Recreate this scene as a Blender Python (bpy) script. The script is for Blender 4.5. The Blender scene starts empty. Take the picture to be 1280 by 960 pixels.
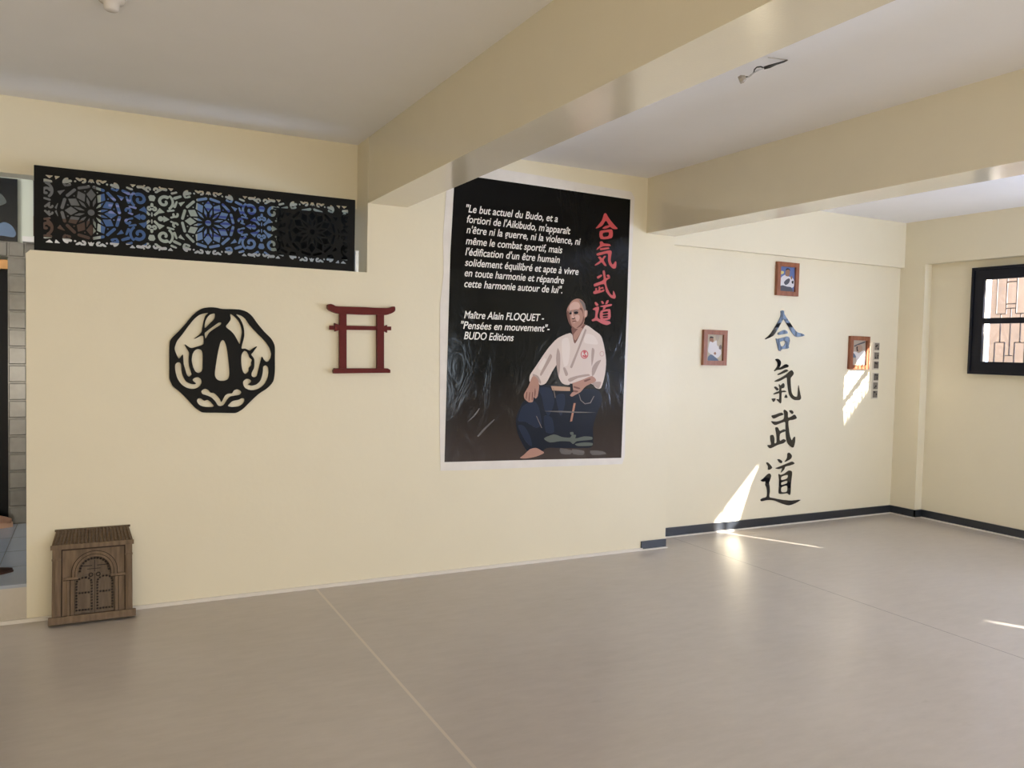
import bpy, bmesh, math, random
import numpy as np
from mathutils import Vector, Matrix

scene = bpy.context.scene
COL = scene.collection
random.seed(4)

# ------------------------------------------------------------------ camera
F_PX = 1000.46
CAM = np.array([0.0, -5.035, 1.55])
YAW, PITCH, ROLL = math.radians(27.488), math.radians(-2.476), math.radians(1.356)
_cy, _sy, _cp, _sp = math.cos(YAW), math.sin(YAW), math.cos(PITCH), math.sin(PITCH)
FWD = np.array([_sy*_cp, _cy*_cp, _sp])
_r0 = np.array([_cy, -_sy, 0.0]); _u0 = np.cross(_r0, FWD)
RIGHT = math.cos(ROLL)*_r0 + math.sin(ROLL)*_u0
UP = -math.sin(ROLL)*_r0 + math.cos(ROLL)*_u0
cam_data = bpy.data.cameras.new('camera')
cam_data.sensor_width = 36.0
cam_data.lens = F_PX/1280*36.0
cam_data.clip_start = 0.05; cam_data.clip_end = 200
cam = bpy.data.objects.new('camera', cam_data); COL.objects.link(cam)
cam.matrix_world = Matrix(((RIGHT[0], UP[0], -FWD[0], CAM[0]), (RIGHT[1], UP[1], -FWD[1], CAM[1]),
                           (RIGHT[2], UP[2], -FWD[2], CAM[2]), (0, 0, 0, 1)))
scene.camera = cam

def W(px, py, y=0.0):
    """photo pixel measured on a wall of known depth -> (x, z) on that wall"""
    d = RIGHT*(px-640)/F_PX - UP*(py-480)/F_PX + FWD
    t = (y-CAM[1])/d[1]
    p = CAM+t*d
    return (p[0], p[2])

def onz(px, py, z):
    d = RIGHT*(px-640)/F_PX - UP*(py-480)/F_PX + FWD
    t = (z-CAM[2])/d[2]
    return Vector(CAM+t*d)

# ------------------------------------------------------------------ light
scene.view_settings.view_transform = 'Standard'
scene.view_settings.look = 'None'
scene.view_settings.gamma = 1.0
scene.view_settings.use_curve_mapping = False
scene.view_settings.exposure = 0.2
try:
    scene.cycles.use_denoising = True
    scene.cycles.max_bounces = 10
    scene.cycles.diffuse_bounces = 6
    scene.cycles.sample_clamp_indirect = 6.0
    scene.cycles.caustics_reflective = False
    scene.cycles.caustics_refractive = False
except Exception:
    pass

world = bpy.data.worlds.new('sky'); scene.world = world
world.use_nodes = True
wbg = world.node_tree.nodes['Background']
wbg.inputs['Color'].default_value = (0.52, 0.68, 1.0, 1)
wbg.inputs['Strength'].default_value = 5.0

SUN_DIR = Vector((-1.0, 1.85, -1.0)).normalized()
sd = bpy.data.lights.new('sun', 'SUN'); sd.energy = 40.0; sd.angle = math.radians(0.53); sd.color = (1.0, 0.93, 0.82)
so = bpy.data.objects.new('sun', sd); COL.objects.link(so)
so.location = (12, -14, 10)
so.rotation_euler = SUN_DIR.to_track_quat('-Z', 'Y').to_euler()

def area(name, loc, direction, sx, sy, power, color):
    l = bpy.data.lights.new(name, 'AREA'); l.shape = 'RECTANGLE'; l.size = sx; l.size_y = sy
    l.energy = power; l.color = color
    o = bpy.data.objects.new(name, l); COL.objects.link(o)
    o.location = loc
    o.rotation_euler = Vector(direction).to_track_quat('-Z', 'Z').to_euler()
    return o
# added fill lamps behind the photographer and along the right wall, standing in for daylight
area('fill_front_warm', (1.3, -9.25, 1.15), (0.1, 1, 0.70), 6.4, 1.7, 250, (1.0, 0.89, 0.72))
area('fill_side', (7.14, -6.2, 1.3), (-1, 0.0, 0.6), 1.6, 1.3, 25, (0.92, 0.96, 1.0))
area('fill_right_cool', (7.15, -3.85, 1.5), (-1, 0.15, 0.65), 1.3, 0.9, 190, (0.60, 0.71, 1.0))  # added bluish fill lamp inside the second window; the mask there passes nothing
area('fill_front_cool', (5.2, -9.25, 1.2), (0, 1, 0.35), 1.6, 1.4, 95, (0.74, 0.87, 1.0))  # added bluish fill; the front wall is solid here
area('fill_back_room', (-1.2, 0.9, 2.6), (0.7, 0.3, -0.6), 0.6, 0.6, 11, (1.0, 0.97, 0.92))  # added lamp that lifts the back room, no opening behind it

# ------------------------------------------------------------------ materials
MATS = {}
def mat(name, color, rough=0.5, spec=0.5, metal=0.0, noise=0.0, nscale=8.0, bump=0.0, bscale=60.0, bdist=0.002, emit=None, estr=0.0, coat=0.0):
    if name in MATS: return MATS[name]
    m = bpy.data.materials.new(name); m.use_nodes = True
    nt = m.node_tree; b = nt.nodes['Principled BSDF']
    b.inputs['Base Color'].default_value = (*color, 1)
    b.inputs['Roughness'].default_value = rough
    b.inputs['Specular IOR Level'].default_value = spec
    b.inputs['Metallic'].default_value = metal
    b.inputs['Coat Weight'].default_value = coat
    if emit:
        b.inputs['Emission Color'].default_value = (*emit, 1); b.inputs['Emission Strength'].default_value = estr
    tc = nt.nodes.new('ShaderNodeTexCoord')
    if noise > 0:
        n = nt.nodes.new('ShaderNodeTexNoise'); n.inputs['Scale'].default_value = nscale; n.inputs['Detail'].default_value = 5
        nt.links.new(tc.outputs['Object'], n.inputs['Vector'])
        mx = nt.nodes.new('ShaderNodeMixRGB'); mx.blend_type = 'MIX'
        mx.inputs[1].default_value = (*[c*(1-noise) for c in color], 1)
        mx.inputs[2].default_value = (*[min(1, c*(1+noise)) for c in color], 1)
        nt.links.new(n.outputs['Fac'], mx.inputs[0]); nt.links.new(mx.outputs[0], b.inputs['Base Color'])
    if bump > 0:
        n2 = nt.nodes.new('ShaderNodeTexNoise'); n2.inputs['Scale'].default_value = bscale; n2.inputs['Detail'].default_value = 3
        nt.links.new(tc.outputs['Object'], n2.inputs['Vector'])
        bp = nt.nodes.new('ShaderNodeBump'); bp.inputs['Strength'].default_value = bump; bp.inputs['Distance'].default_value = bdist
        nt.links.new(n2.outputs['Fac'], bp.inputs['Height']); nt.links.new(bp.outputs[0], b.inputs['Normal'])
    MATS[name] = m
    return m

CREAM = (0.76, 0.70, 0.545)
M_wall = mat('cream_paint', CREAM, rough=0.42, spec=0.35, noise=0.03, nscale=3, bump=0.25, bscale=22, bdist=0.004)
M_beam = mat('gloss_cream_paint', CREAM, rough=0.11, spec=0.85, noise=0.03, nscale=4, bump=0.30, bscale=110, bdist=0.0012)
M_ceil = mat('ceiling_paint', (0.86, 0.86, 0.88), rough=0.7, spec=0.2, noise=0.02, nscale=5)
M_base = mat('dark_slate_paint', (0.018, 0.022, 0.030), rough=0.3, spec=0.6, bump=0.2, bscale=40)
M_strip = mat('white_strip', (0.72, 0.68, 0.62), rough=0.35)
M_tsuba = mat('matte_black_metal', (0.0055, 0.0055, 0.0055), rough=0.5, spec=0.12)
M_kanji = mat('black_gloss_vinyl', (0.006, 0.006, 0.008), rough=0.04, spec=0.9)
M_torii = mat('dark_red_lacquer', (0.115, 0.011, 0.009), rough=0.45, spec=0.15, noise=0.2, nscale=20)
M_paper = mat('poster_paper', (0.74, 0.70, 0.66), rough=0.45, noise=0.12, nscale=9, bump=0.5, bscale=14, bdist=0.004)
M_red = mat('red_ink', (0.48, 0.055, 0.055), rough=0.3)
M_white = mat('white_ink', (0.82, 0.80, 0.78), rough=0.3)
M_tile = mat('pale_blue_floor_tile', (0.36, 0.39, 0.45), rough=0.2, noise=0.05, nscale=6)
M_riser = mat('step_riser_paint', (0.50, 0.45, 0.38), rough=0.5, noise=0.06, nscale=30)
M_backwall = mat('pale_green_paint', (0.55, 0.58, 0.50), rough=0.6)
M_dark = mat('dark_blue_black_paint', (0.009, 0.010, 0.016), rough=0.35, spec=0.2)
M_iron = mat('grille_iron', (0.16, 0.13, 0.13), rough=0.5)
M_peach = mat('peach_render', (0.40, 0.255, 0.155), rough=0.9, noise=0.35, nscale=3)
M_outwall = mat('white_render', (0.75, 0.72, 0.68), rough=0.9)
M_ground = mat('dusty_ground', (0.40, 0.34, 0.28), rough=0.95)
M_blackfab = mat('black_fabric', (0.006, 0.006, 0.007), rough=0.8)
M_brown = mat('dark_brown_leather', (0.06, 0.028, 0.02), rough=0.45)
M_peachfab = mat('peach_slipper_cloth', (0.70, 0.42, 0.28), rough=0.7)
M_redfab = mat('red_lining', (0.25, 0.02, 0.015), rough=0.7)
M_orange = mat('varnished_lintel', (0.60, 0.30, 0.10), rough=0.35, noise=0.2, nscale=12)
M_plastic = mat('white_plastic', (0.70, 0.67, 0.66), rough=0.25)
M_connector = mat('grey_connector', (0.32, 0.28, 0.23), rough=0.5)
M_cable = mat('black_cable', (0.012, 0.011, 0.010), rough=0.4)
M_alu = mat('aluminium', (0.55, 0.56, 0.56), rough=0.3, metal=0.8)

def wood(name, c1, c2, rough=0.45, sc=(6, 60, 60)):
    m = bpy.data.materials.new(name); m.use_nodes = True; nt = m.node_tree; b = nt.nodes['Principled BSDF']
    tc = nt.nodes.new('ShaderNodeTexCoord'); mp = nt.nodes.new('ShaderNodeMapping'); mp.inputs['Scale'].default_value = sc
    n = nt.nodes.new('ShaderNodeTexNoise'); n.inputs['Scale'].default_value = 1.0; n.inputs['Detail'].default_value = 6
    cr = nt.nodes.new('ShaderNodeValToRGB'); cr.color_ramp.elements[0].position = 0.3; cr.color_ramp.elements[1].position = 0.72
    cr.color_ramp.elements[0].color = (*c1, 1); cr.color_ramp.elements[1].color = (*c2, 1)
    nt.links.new(tc.outputs['Object'], mp.inputs['Vector']); nt.links.new(mp.outputs[0], n.inputs['Vector'])
    nt.links.new(n.outputs['Fac'], cr.inputs[0]); nt.links.new(cr.outputs[0], b.inputs['Base Color'])
    bp = nt.nodes.new('ShaderNodeBump'); bp.inputs['Strength'].default_value = 0.3; bp.inputs['Distance'].default_value = 0.002
    nt.links.new(n.outputs['Fac'], bp.inputs['Height']); nt.links.new(bp.outputs[0], b.inputs['Normal'])
    b.inputs['Roughness'].default_value = rough
    return m
M_plaque = wood('weathered_brown_wood', (0.105, 0.066, 0.036), (0.19, 0.125, 0.072), 0.65, (50, 50, 7))
M_plaque2 = wood('darker_door_wood', (0.085, 0.056, 0.034), (0.135, 0.095, 0.060), 0.65, (60, 60, 9))
M_stud = mat('burnt_stud', (0.020, 0.010, 0.006), rough=0.6)
M_frame = wood('red_brown_frame_wood', (0.20, 0.065, 0.030), (0.34, 0.125, 0.060), 0.35, (40, 40, 10))

def floor_material():
    m = bpy.data.materials.new('beige_mat_vinyl'); m.use_nodes = True; nt = m.node_tree; b = nt.nodes['Principled BSDF']
    tc = nt.nodes.new('ShaderNodeTexCoord')
    def noise(scale, detail, mapping=None, rough=0.5):
        n = nt.nodes.new('ShaderNodeTexNoise'); n.inputs['Scale'].default_value = scale; n.inputs['Detail'].default_value = detail
        n.inputs['Roughness'].default_value = rough
        if mapping:
            mp = nt.nodes.new('ShaderNodeMapping'); mp.inputs['Scale'].default_value = mapping; mp.inputs['Rotation'].default_value = (0, 0, 0.3)
            nt.links.new(tc.outputs['Object'], mp.inputs['Vector']); nt.links.new(mp.outputs[0], n.inputs['Vector'])
        else:
            nt.links.new(tc.outputs['Object'], n.inputs['Vector'])
        return n
    big = noise(1.3, 4); fine = noise(6, 8, (1, 3, 1), 0.65); scuff = noise(7.0, 3, (0.9, 2.2, 1))
    cr = nt.nodes.new('ShaderNodeValToRGB')
    cr.color_ramp.elements[0].position = 0.30; cr.color_ramp.elements[0].color = (0.430, 0.384, 0.340, 1)
    cr.color_ramp.elements[1].position = 0.70; cr.color_ramp.elements[1].color = (0.535, 0.482, 0.432, 1)
    mx = nt.nodes.new('ShaderNodeMath'); mx.operation = 'ADD'
    h1 = nt.nodes.new('ShaderNodeMath'); h1.operation = 'MULTIPLY'; h1.inputs[1].default_value = 0.5
    h2 = nt.nodes.new('ShaderNodeMath'); h2.operation = 'MULTIPLY'; h2.inputs[1].default_value = 0.5
    nt.links.new(big.outputs['Fac'], h1.inputs[0]); nt.links.new(fine.outputs['Fac'], h2.inputs[0])
    nt.links.new(h1.outputs[0], mx.inputs[0]); nt.links.new(h2.outputs[0], mx.inputs[1])
    nt.links.new(mx.outputs[0], cr.inputs[0])
    # dark scuff marks
    sr = nt.nodes.new('ShaderNodeValToRGB'); sr.color_ramp.elements[0].position = 0.68; sr.color_ramp.elements[1].position = 0.84
    sr.color_ramp.elements[0].color = (1, 1, 1, 1); sr.color_ramp.elements[1].color = (0.84, 0.82, 0.80, 1)
    nt.links.new(scuff.outputs['Fac'], sr.inputs[0])
    ml = nt.nodes.new('ShaderNodeMixRGB'); ml.blend_type = 'MULTIPLY'; ml.inputs[0].default_value = 1
    nt.links.new(cr.outputs[0], ml.inputs[1]); nt.links.new(sr.outputs[0], ml.inputs[2])
    # seams between the rolls of matting
    sx = nt.nodes.new('ShaderNodeSeparateXYZ'); nt.links.new(tc.outputs['Object'], sx.inputs[0])
    last = ml.outputs[0]
    for xs, w, col in ((1.245, 0.007, (0.62, 0.55, 0.46)), (4.30, 0.0035, (0.20, 0.17, 0.15)), (7.0, 0.003, (0.25, 0.2, 0.17)), (-1.8, 0.004, (0.25, 0.2, 0.17))):
        s = nt.nodes.new('ShaderNodeMath'); s.operation = 'SUBTRACT'; s.inputs[1].default_value = xs
        a = nt.nodes.new('ShaderNodeMath'); a.operation = 'ABSOLUTE'; l = nt.nodes.new('ShaderNodeMath'); l.operation = 'LESS_THAN'; l.inputs[1].default_value = w
        nt.links.new(sx.outputs[0], s.inputs[0]); nt.links.new(s.outputs[0], a.inputs[0]); nt.links.new(a.outputs[0], l.inputs[0])
        mm = nt.nodes.new('ShaderNodeMixRGB'); mm.inputs[2].default_value = (*col, 1)
        nt.links.new(l.outputs[0], mm.inputs[0]); nt.links.new(last, mm.inputs[1]); last = mm.outputs[0]
    nt.links.new(last, b.inputs['Base Color'])
    rr = nt.nodes.new('ShaderNodeMapRange'); rr.inputs['To Min'].default_value = 0.25; rr.inputs['To Max'].default_value = 0.36
    nt.links.new(big.outputs['Fac'], rr.inputs['Value']); nt.links.new(rr.outputs[0], b.inputs['Roughness'])
    b.inputs['Specular IOR Level'].default_value = 0.65
    bp = nt.nodes.new('ShaderNodeBump'); bp.inputs['Strength'].default_value = 0.25; bp.inputs['Distance'].default_value = 0.003
    nt.links.new(fine.outputs['Fac'], bp.inputs['Height']); nt.links.new(bp.outputs[0], b.inputs['Normal'])
    return m
M_floor = floor_material()

def poster_print_material():
    m = bpy.data.materials.new('poster_print'); m.use_nodes = True; nt = m.node_tree; b = nt.nodes['Principled BSDF']
    tc = nt.nodes.new('ShaderNodeTexCoord'); sx = nt.nodes.new('ShaderNodeSeparateXYZ'); nt.links.new(tc.outputs['Object'], sx.inputs[0])
    cr = nt.nodes.new('ShaderNodeValToRGB')                    # the printed studio floor fading into black
    mr = nt.nodes.new('ShaderNodeMapRange'); mr.inputs['From Min'].default_value = 0.75; mr.inputs['From Max'].default_value = 1.40
    nt.links.new(sx.outputs[2], mr.inputs['Value']); nt.links.new(mr.outputs[0], cr.inputs[0])
    e = cr.color_ramp.elements
    e[0].position = 0.0; e[0].color = (0.060, 0.046, 0.042, 1)
    e[1].position = 1.0; e[1].color = (0.0045, 0.0045, 0.0045, 1)
    k = e.new(0.42); k.color = (0.032, 0.025, 0.022, 1)
    nt.links.new(cr.outputs[0], b.inputs['Base Color'])
    b.inputs['Roughness'].default_value = 0.12; b.inputs['Specular IOR Level'].default_value = 0.15
    mp = nt.nodes.new('ShaderNodeMapping'); mp.inputs['Scale'].default_value = (3.2, 1, 1.6); mp.inputs['Rotation'].default_value = (0, 0.5, 0)
    n = nt.nodes.new('ShaderNodeTexNoise'); n.inputs['Scale'].default_value = 2.2; n.inputs['Detail'].default_value = 4; n.inputs['Distortion'].default_value = 1.6
    nt.links.new(tc.outputs['Object'], mp.inputs[0]); nt.links.new(mp.outputs[0], n.inputs['Vector'])
    bp = nt.nodes.new('ShaderNodeBump'); bp.inputs['Strength'].default_value = 0.28; bp.inputs['Distance'].default_value = 0.010
    nt.links.new(n.outputs['Fac'], bp.inputs['Height']); nt.links.new(bp.outputs[0], b.inputs['Normal'])
    return m
M_print = poster_print_material()

def glass_material():
    m = bpy.data.materials.new('window_glass'); m.use_nodes = True; nt = m.node_tree
    nt.nodes.remove(nt.nodes['Principled BSDF'])
    out = nt.nodes['Material Output']
    t = nt.nodes.new('ShaderNodeBsdfTransparent'); g = nt.nodes.new('ShaderNodeBsdfGlossy'); g.inputs['Roughness'].default_value = 0.02
    lw = nt.nodes.new('ShaderNodeLayerWeight'); lw.inputs['Blend'].default_value = 0.5      # same from both sides of the pane
    pw = nt.nodes.new('ShaderNodeMath'); pw.operation = 'POWER'; pw.inputs[1].default_value = 4.0
    fr = nt.nodes.new('ShaderNodeMapRange'); fr.inputs['To Min'].default_value = 0.04; fr.inputs['To Max'].default_value = 0.9
    nt.links.new(lw.outputs['Facing'], pw.inputs[0]); nt.links.new(pw.outputs[0], fr.inputs['Value'])
    mx = nt.nodes.new('ShaderNodeMixShader')
    nt.links.new(fr.outputs[0], mx.inputs[0]); nt.links.new(t.outputs[0], mx.inputs[1]); nt.links.new(g.outputs[0], mx.inputs[2])
    nt.links.new(mx.outputs[0], out.inputs['Surface'])
    return m
M_glass = glass_material()

def mosaic_material():
    m = bpy.data.materials.new('mirror_mosaic'); m.use_nodes = True; nt = m.node_tree; b = nt.nodes['Principled BSDF']
    tc = nt.nodes.new('ShaderNodeTexCoord')
    n = nt.nodes.new('ShaderNodeTexNoise'); n.inputs['Scale'].default_value = 14
    nt.links.new(tc.outputs['Object'], n.inputs['Vector'])
    cr = nt.nodes.new('ShaderNodeValToRGB'); cr.color_ramp.elements[0].color = (0.14, 0.128, 0.108, 1); cr.color_ramp.elements[1].color = (0.21, 0.195, 0.17, 1)
    nt.links.new(n.outputs['Fac'], cr.inputs[0]); nt.links.new(cr.outputs[0], b.inputs['Base Color'])
    b.inputs['Roughness'].default_value = 0.18; b.inputs['Specular IOR Level'].default_value = 0.8
    return m
M_mosaic = mosaic_material()

def ink(name, c, rough=0.3):
    return mat(name, c, rough=rough, spec=0.15)
# ------------------------------------------------------------------ mesh helpers
def put(o, parent=None, label=None, cat=None, group=None, kind=None):
    if parent is not None:
        o.parent = parent
        o.matrix_parent_inverse = Matrix.Translation(-Vector(parent.location))
    if label: o['label'] = label
    if cat: o['category'] = cat
    if group: o['group'] = group
    if kind: o['kind'] = kind
    return o

def empty(name, loc, label, cat, group=None):
    o = bpy.data.objects.new(name, None); o.empty_display_size = 0.1; COL.objects.link(o); o.location = loc
    return put(o, None, label, cat, group)

class MB:
    def __init__(s): s.bm = bmesh.new()
    def box(s, x0, x1, y0, y1, z0, z1):
        vs = [s.bm.verts.new(p) for p in ((x0,y0,z0),(x1,y0,z0),(x1,y1,z0),(x0,y1,z0),(x0,y0,z1),(x1,y0,z1),(x1,y1,z1),(x0,y1,z1))]
        for f in ((3,2,1,0),(4,5,6,7),(0,1,5,4),(1,2,6,5),(2,3,7,6),(3,0,4,7)): s.bm.faces.new([vs[i] for i in f])
        return s
    def prism(s, pts, y0, y1):
        """polygon of (x,z) extruded from y0 (front) to y1"""
        a = [s.bm.verts.new((x, y0, z)) for x, z in pts]; b = [s.bm.verts.new((x, y1, z)) for x, z in pts]
        s.bm.faces.new(a); s.bm.faces.new(b[::-1]); n = len(pts)
        for i in range(n): s.bm.faces.new((a[i], b[i], b[(i+1) % n], a[(i+1) % n]))
        return s
    def tube(s, pts, r, n=8):
        pts = [Vector(p) for p in pts]; rings = []
        for i, p in enumerate(pts):
            d = (pts[min(i+1, len(pts)-1)]-pts[max(i-1, 0)]).normalized()
            q = d.to_track_quat('Z', 'Y'); rr = r[i] if isinstance(r, (list, tuple)) else r
            rings.append([s.bm.verts.new(p+q @ Vector((rr*math.cos(2*math.pi*k/n), rr*math.sin(2*math.pi*k/n), 0))) for k in range(n)])
        for a, b in zip(rings, rings[1:]):
            for k in range(n): s.bm.faces.new((a[k], a[(k+1) % n], b[(k+1) % n], b[k]))
        s.bm.faces.new(rings[0][::-1]); s.bm.faces.new(rings[-1])
        return s
    def lathe(s, prof, c, axis='z', n=24):
        rings = []
        for r, h in prof:
            ring = []
            for k in range(n):
                a = 2*math.pi*k/n; x, y = r*math.cos(a), r*math.sin(a)
                p = (c[0]+x, c[1]+y, c[2]+h) if axis == 'z' else (c[0]+x, c[1]-h, c[2]+y)
                ring.append(s.bm.verts.new(p))
            rings.append(ring)
        for a, b in zip(rings, rings[1:]):
            for k in range(n): s.bm.faces.new((a[k], a[(k+1) % n], b[(k+1) % n], b[k]))
        s.bm.faces.new(rings[0][::-1]); s.bm.faces.new(rings[-1])
        return s
    def mesh(s, name, material, bevel=0.0, smooth=False, seg=2):
        if bevel > 0:
            bmesh.ops.bevel(s.bm, geom=[e for e in s.bm.edges if len(e.link_faces) == 2 and e.calc_face_angle(0) > 0.6], offset=bevel, segments=seg, profile=0.6, affect='EDGES')
        bmesh.ops.recalc_face_normals(s.bm, faces=s.bm.faces)
        me = bpy.data.meshes.new(name); s.bm.to_mesh(me); s.bm.free()
        if smooth:
            for p in me.polygons: p.use_smooth = True
        for m in (material if isinstance(material, (list, tuple)) else [material]): me.materials.append(m)
        return me
    def build(s, name, material, parent=None, bevel=0.0, smooth=False, seg=2, **kw):
        me = s.mesh(name, material, bevel, smooth, seg)
        o = bpy.data.objects.new(name, me); COL.objects.link(o)
        return put(o, parent, **kw)

def struct(name, mb, material, parent=None, bevel=0.0):
    return mb.build(name, material, parent, bevel=bevel, kind='structure')

def catmull(pts, k=4):
    P = [np.array(p, float) for p in pts]; n = len(P); out = []
    for i in range(n):
        p0, p1, p2, p3 = P[(i-1) % n], P[i], P[(i+1) % n], P[(i+2) % n]
        for j in range(k):
            t = j/k
            # centripetal-ish damping keeps sharp tips sharp
            m1 = (p2-p0)*0.42; m2 = (p3-p1)*0.42
            L = np.linalg.norm(p2-p1)
            for m in (m1, m2):
                q = np.linalg.norm(m)
                if q > L: m *= L/q
            h = 2*t**3-3*t**2+1, t**3-2*t**2+t, -2*t**3+3*t**2, t**3-t**2
            out.append(h[0]*p1+h[1]*m1+h[2]*p2+h[3]*m2)
    return [tuple(p) for p in out]

def plate_mesh(name, loops, y_front, thick, material):
    """filled plate with holes: loops are closed lists of (x,z) (outer loops and holes), standing in the xz plane"""
    cu = bpy.data.curves.new(name, 'CURVE'); cu.dimensions = '2D'; cu.fill_mode = 'BOTH'; cu.extrude = thick/2
    for lp in loops:
        sp = cu.splines.new('POLY'); sp.points.add(len(lp)-1)
        for p, (x, z) in zip(sp.points, lp): p.co = (x, z, 0, 1)
        sp.use_cyclic_u = True
    tmp = bpy.data.objects.new(name+'_tmp', cu); COL.objects.link(tmp)
    dg = bpy.context.evaluated_depsgraph_get(); dg.update()
    me = bpy.data.meshes.new_from_object(tmp.evaluated_get(dg))
    bpy.data.objects.remove(tmp); bpy.data.curves.remove(cu)
    me.name = name
    me.transform(Matrix(((1, 0, 0, 0), (0, 0, -1, y_front+thick/2), (0, 1, 0, 0), (0, 0, 0, 1))))
    me.materials.clear(); me.materials.append(material)
    return me

def plate(name, loops, y_front, thick, material, parent=None, smooth=4, **kw):
    lp = [catmull(l, smooth) if smooth > 1 else l for l in loops]
    me = plate_mesh(name, lp, y_front, thick, material)
    o = bpy.data.objects.new(name, me); COL.objects.link(o)
    return put(o, parent, **kw)

def zoomer(x0, y0, s, y):
    return lambda pts: [W(x0+a/s, y0+b/s, y) for a, b in pts]

# ------------------------------------------------------------------ room shell
H = 2.885; ZB = 2.465; YR = 0.245; YK = 0.29; XR = 7.19
floor_mb = MB(); floor_mb.box(-3.2, 7.5, -9.5, 0.6, -0.1, 0.0)
struct('floor', floor_mb, M_floor)
struct('ceiling', MB().box(-3.2, 7.5, -9.5, 3.2, H, H+0.15), M_ceil)
# back wall: low wall under the screen, full wall between the beams, header, kanji wall
XP = 1.547; XE = 4.03
def rounded_low_wall():
    pts = [(-0.335, -0.02), (XP, -0.02), (XP, H), (XE, H), (XE, -0.02)]
    mb = MB()
    mb.prism([(-0.335, -0.02), (XP, -0.02), (XP, 2.023), (-0.315, 2.023), (-0.335, 2.003)], 0.0, 0.25)
    mb.box(XP, XE, 0.0, 0.42, -0.02, H)
    return mb
struct('wall_back', rounded_low_wall(), M_wall)
struct('wall_header', MB().box(-3.2, XP, YR, 0.40, 2.462, H), M_wall)
struct('wall_back_left', MB().box(-3.2, -1.35, 0.0, 0.4, -0.02, 2.462), M_wall)
struct('wall_recess', MB().box(XE, XR+0.2, YK, 0.45, -0.02, H).box(XE, XR, YR, YK, 2.445, H), M_wall)
# right wall with window openings
W1 = (-1.62, -0.42, 1.425, 2.395)
W2 = (-4.60, -3.08, 1.00, 2.76)
W3 = (-7.25, -6.60, 1.00, 2.76)
W4 = (-8.3, -5.5, 0.85, 2.35)
def wall_right():
    mb = MB(); x0, x1 = XR, XR+0.2
    ys = [(-9.5, W3[0], None), (W3[0], W3[1], W3), (W3[1], W2[0], None), (W2[0], W2[1], W2), (W2[1], W1[0], None), (W1[0], W1[1], W1), (W1[1], YK+0.16, None)]
    for a, b, w in ys:
        if w is None: mb.box(x0, x1, a, b, -0.02, H)
        else:
            mb.box(x0, x1, a, b, -0.02, w[2]); mb.box(x0, x1, a, b, w[3], H)
    mb.box(7.09, XR, -9.5, YK, ZB, H)               # beam along the top
    mb.box(7.09, XR, 0.02, YK, -0.02, ZB)           # corner column
    return mb
struct('wall_right', wall_right(), M_wall)
struct('wall_left', MB().box(-3.35, -3.2, -9.5, 3.2, -0.02, H), M_wall)
struct('wall_front', MB().box(-3.2, 7.39, -9.6, -9.4, -0.02, H), M_wall)
# beams
struct('beam_1', MB().box(XP, 1.813, -9.4, 0.0, ZB, H), M_beam, bevel=0.004)
struct('beam_2', MB().box(3.753, XE, -9.4, YK, ZB, H), M_beam, bevel=0.004)
# baseboards
struct('baseboard_pillar', MB().box(3.79, XE, -0.012, 0.0, 0.012, 0.072), M_base, bevel=0.003)
struct('baseboard_back', MB().box(XE, 7.09, YK-0.014, YK, 0.008, 0.078), M_base, bevel=0.003)
struct('baseboard_right', MB().box(7.076, 7.09, 0.006, YK-0.014, 0.008, 0.078).box(7.076, 7.19, 0.006, 0.02, 0.008, 0.078).box(7.176, 7.19, -9.4, 0.006, 0.008, 0.078), M_base)
def strip(a, b, r):
    return MB().tube([a, b], r, 8)
struct('trim_1', MB().box(-1.35, 3.80, -0.016, 0.0, 0.0, 0.020), M_strip, bevel=0.005)
struct('trim_2', MB().box(3.80, XE, -0.02, 0.0, 0.0, 0.010).box(XE, 7.076, YK-0.030, YK, 0.0, 0.008).box(XE, XE+0.012, -0.02, YK, 0, 0.008), M_strip)
struct('trim_3', MB().box(7.055, 7.076, 0.0, YK, 0.0, 0.008).box(7.155, 7.176, -9.4, 0.0, 0.0, 0.008), M_strip)

# ------------------------------------------------------------------ back room behind the doorway
ZS = 0.212; YB = 1.66
struct('back_room_floor', MB().box(-3.2, 1.547, 0.03, 3.2, ZS-0.05, ZS).box(-1.35, -0.335, -0.003, 0.03, ZS-0.018, ZS), M_tile, bevel=0.004)
struct('step_riser', MB().box(-1.35, -0.335, 0.0, 0.03, 0.0, ZS-0.018), M_riser)
seams = MB()
for x in (-0.86, -0.50): seams.box(x-0.002, x+0.002, 0.04, 1.66, ZS, ZS+0.0006)
for y in (0.40, 0.80, 1.2): seams.box(-1.6, -0.34, y-0.002, y+0.002, ZS, ZS+0.0006)
struct('trim_4', seams, mat('tile_grout', (0.12, 0.12, 0.12), rough=0.8))
# back wall of the back room over the tiled lintel, with two transom openings towards the sky
bw = MB()
bw.box(-3.2, 3.2, YB+0.03, YB+0.16, 2.22, H)
bw.box(-0.44, 3.2, YB+0.03, YB+0.16, -0.02, 2.22).box(-3.2, -1.5, YB+0.03, YB+0.16, -0.02, 2.22).box(-1.5, -0.44, YB+0.11, YB+0.16, -0.02, 2.22)
struct('wall_back_room', bw, M_backwall)
struct('wall_back_room_side', MB().box(3.05, 3.2, 0.42, 1.7, -0.02, H), M_backwall)

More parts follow.
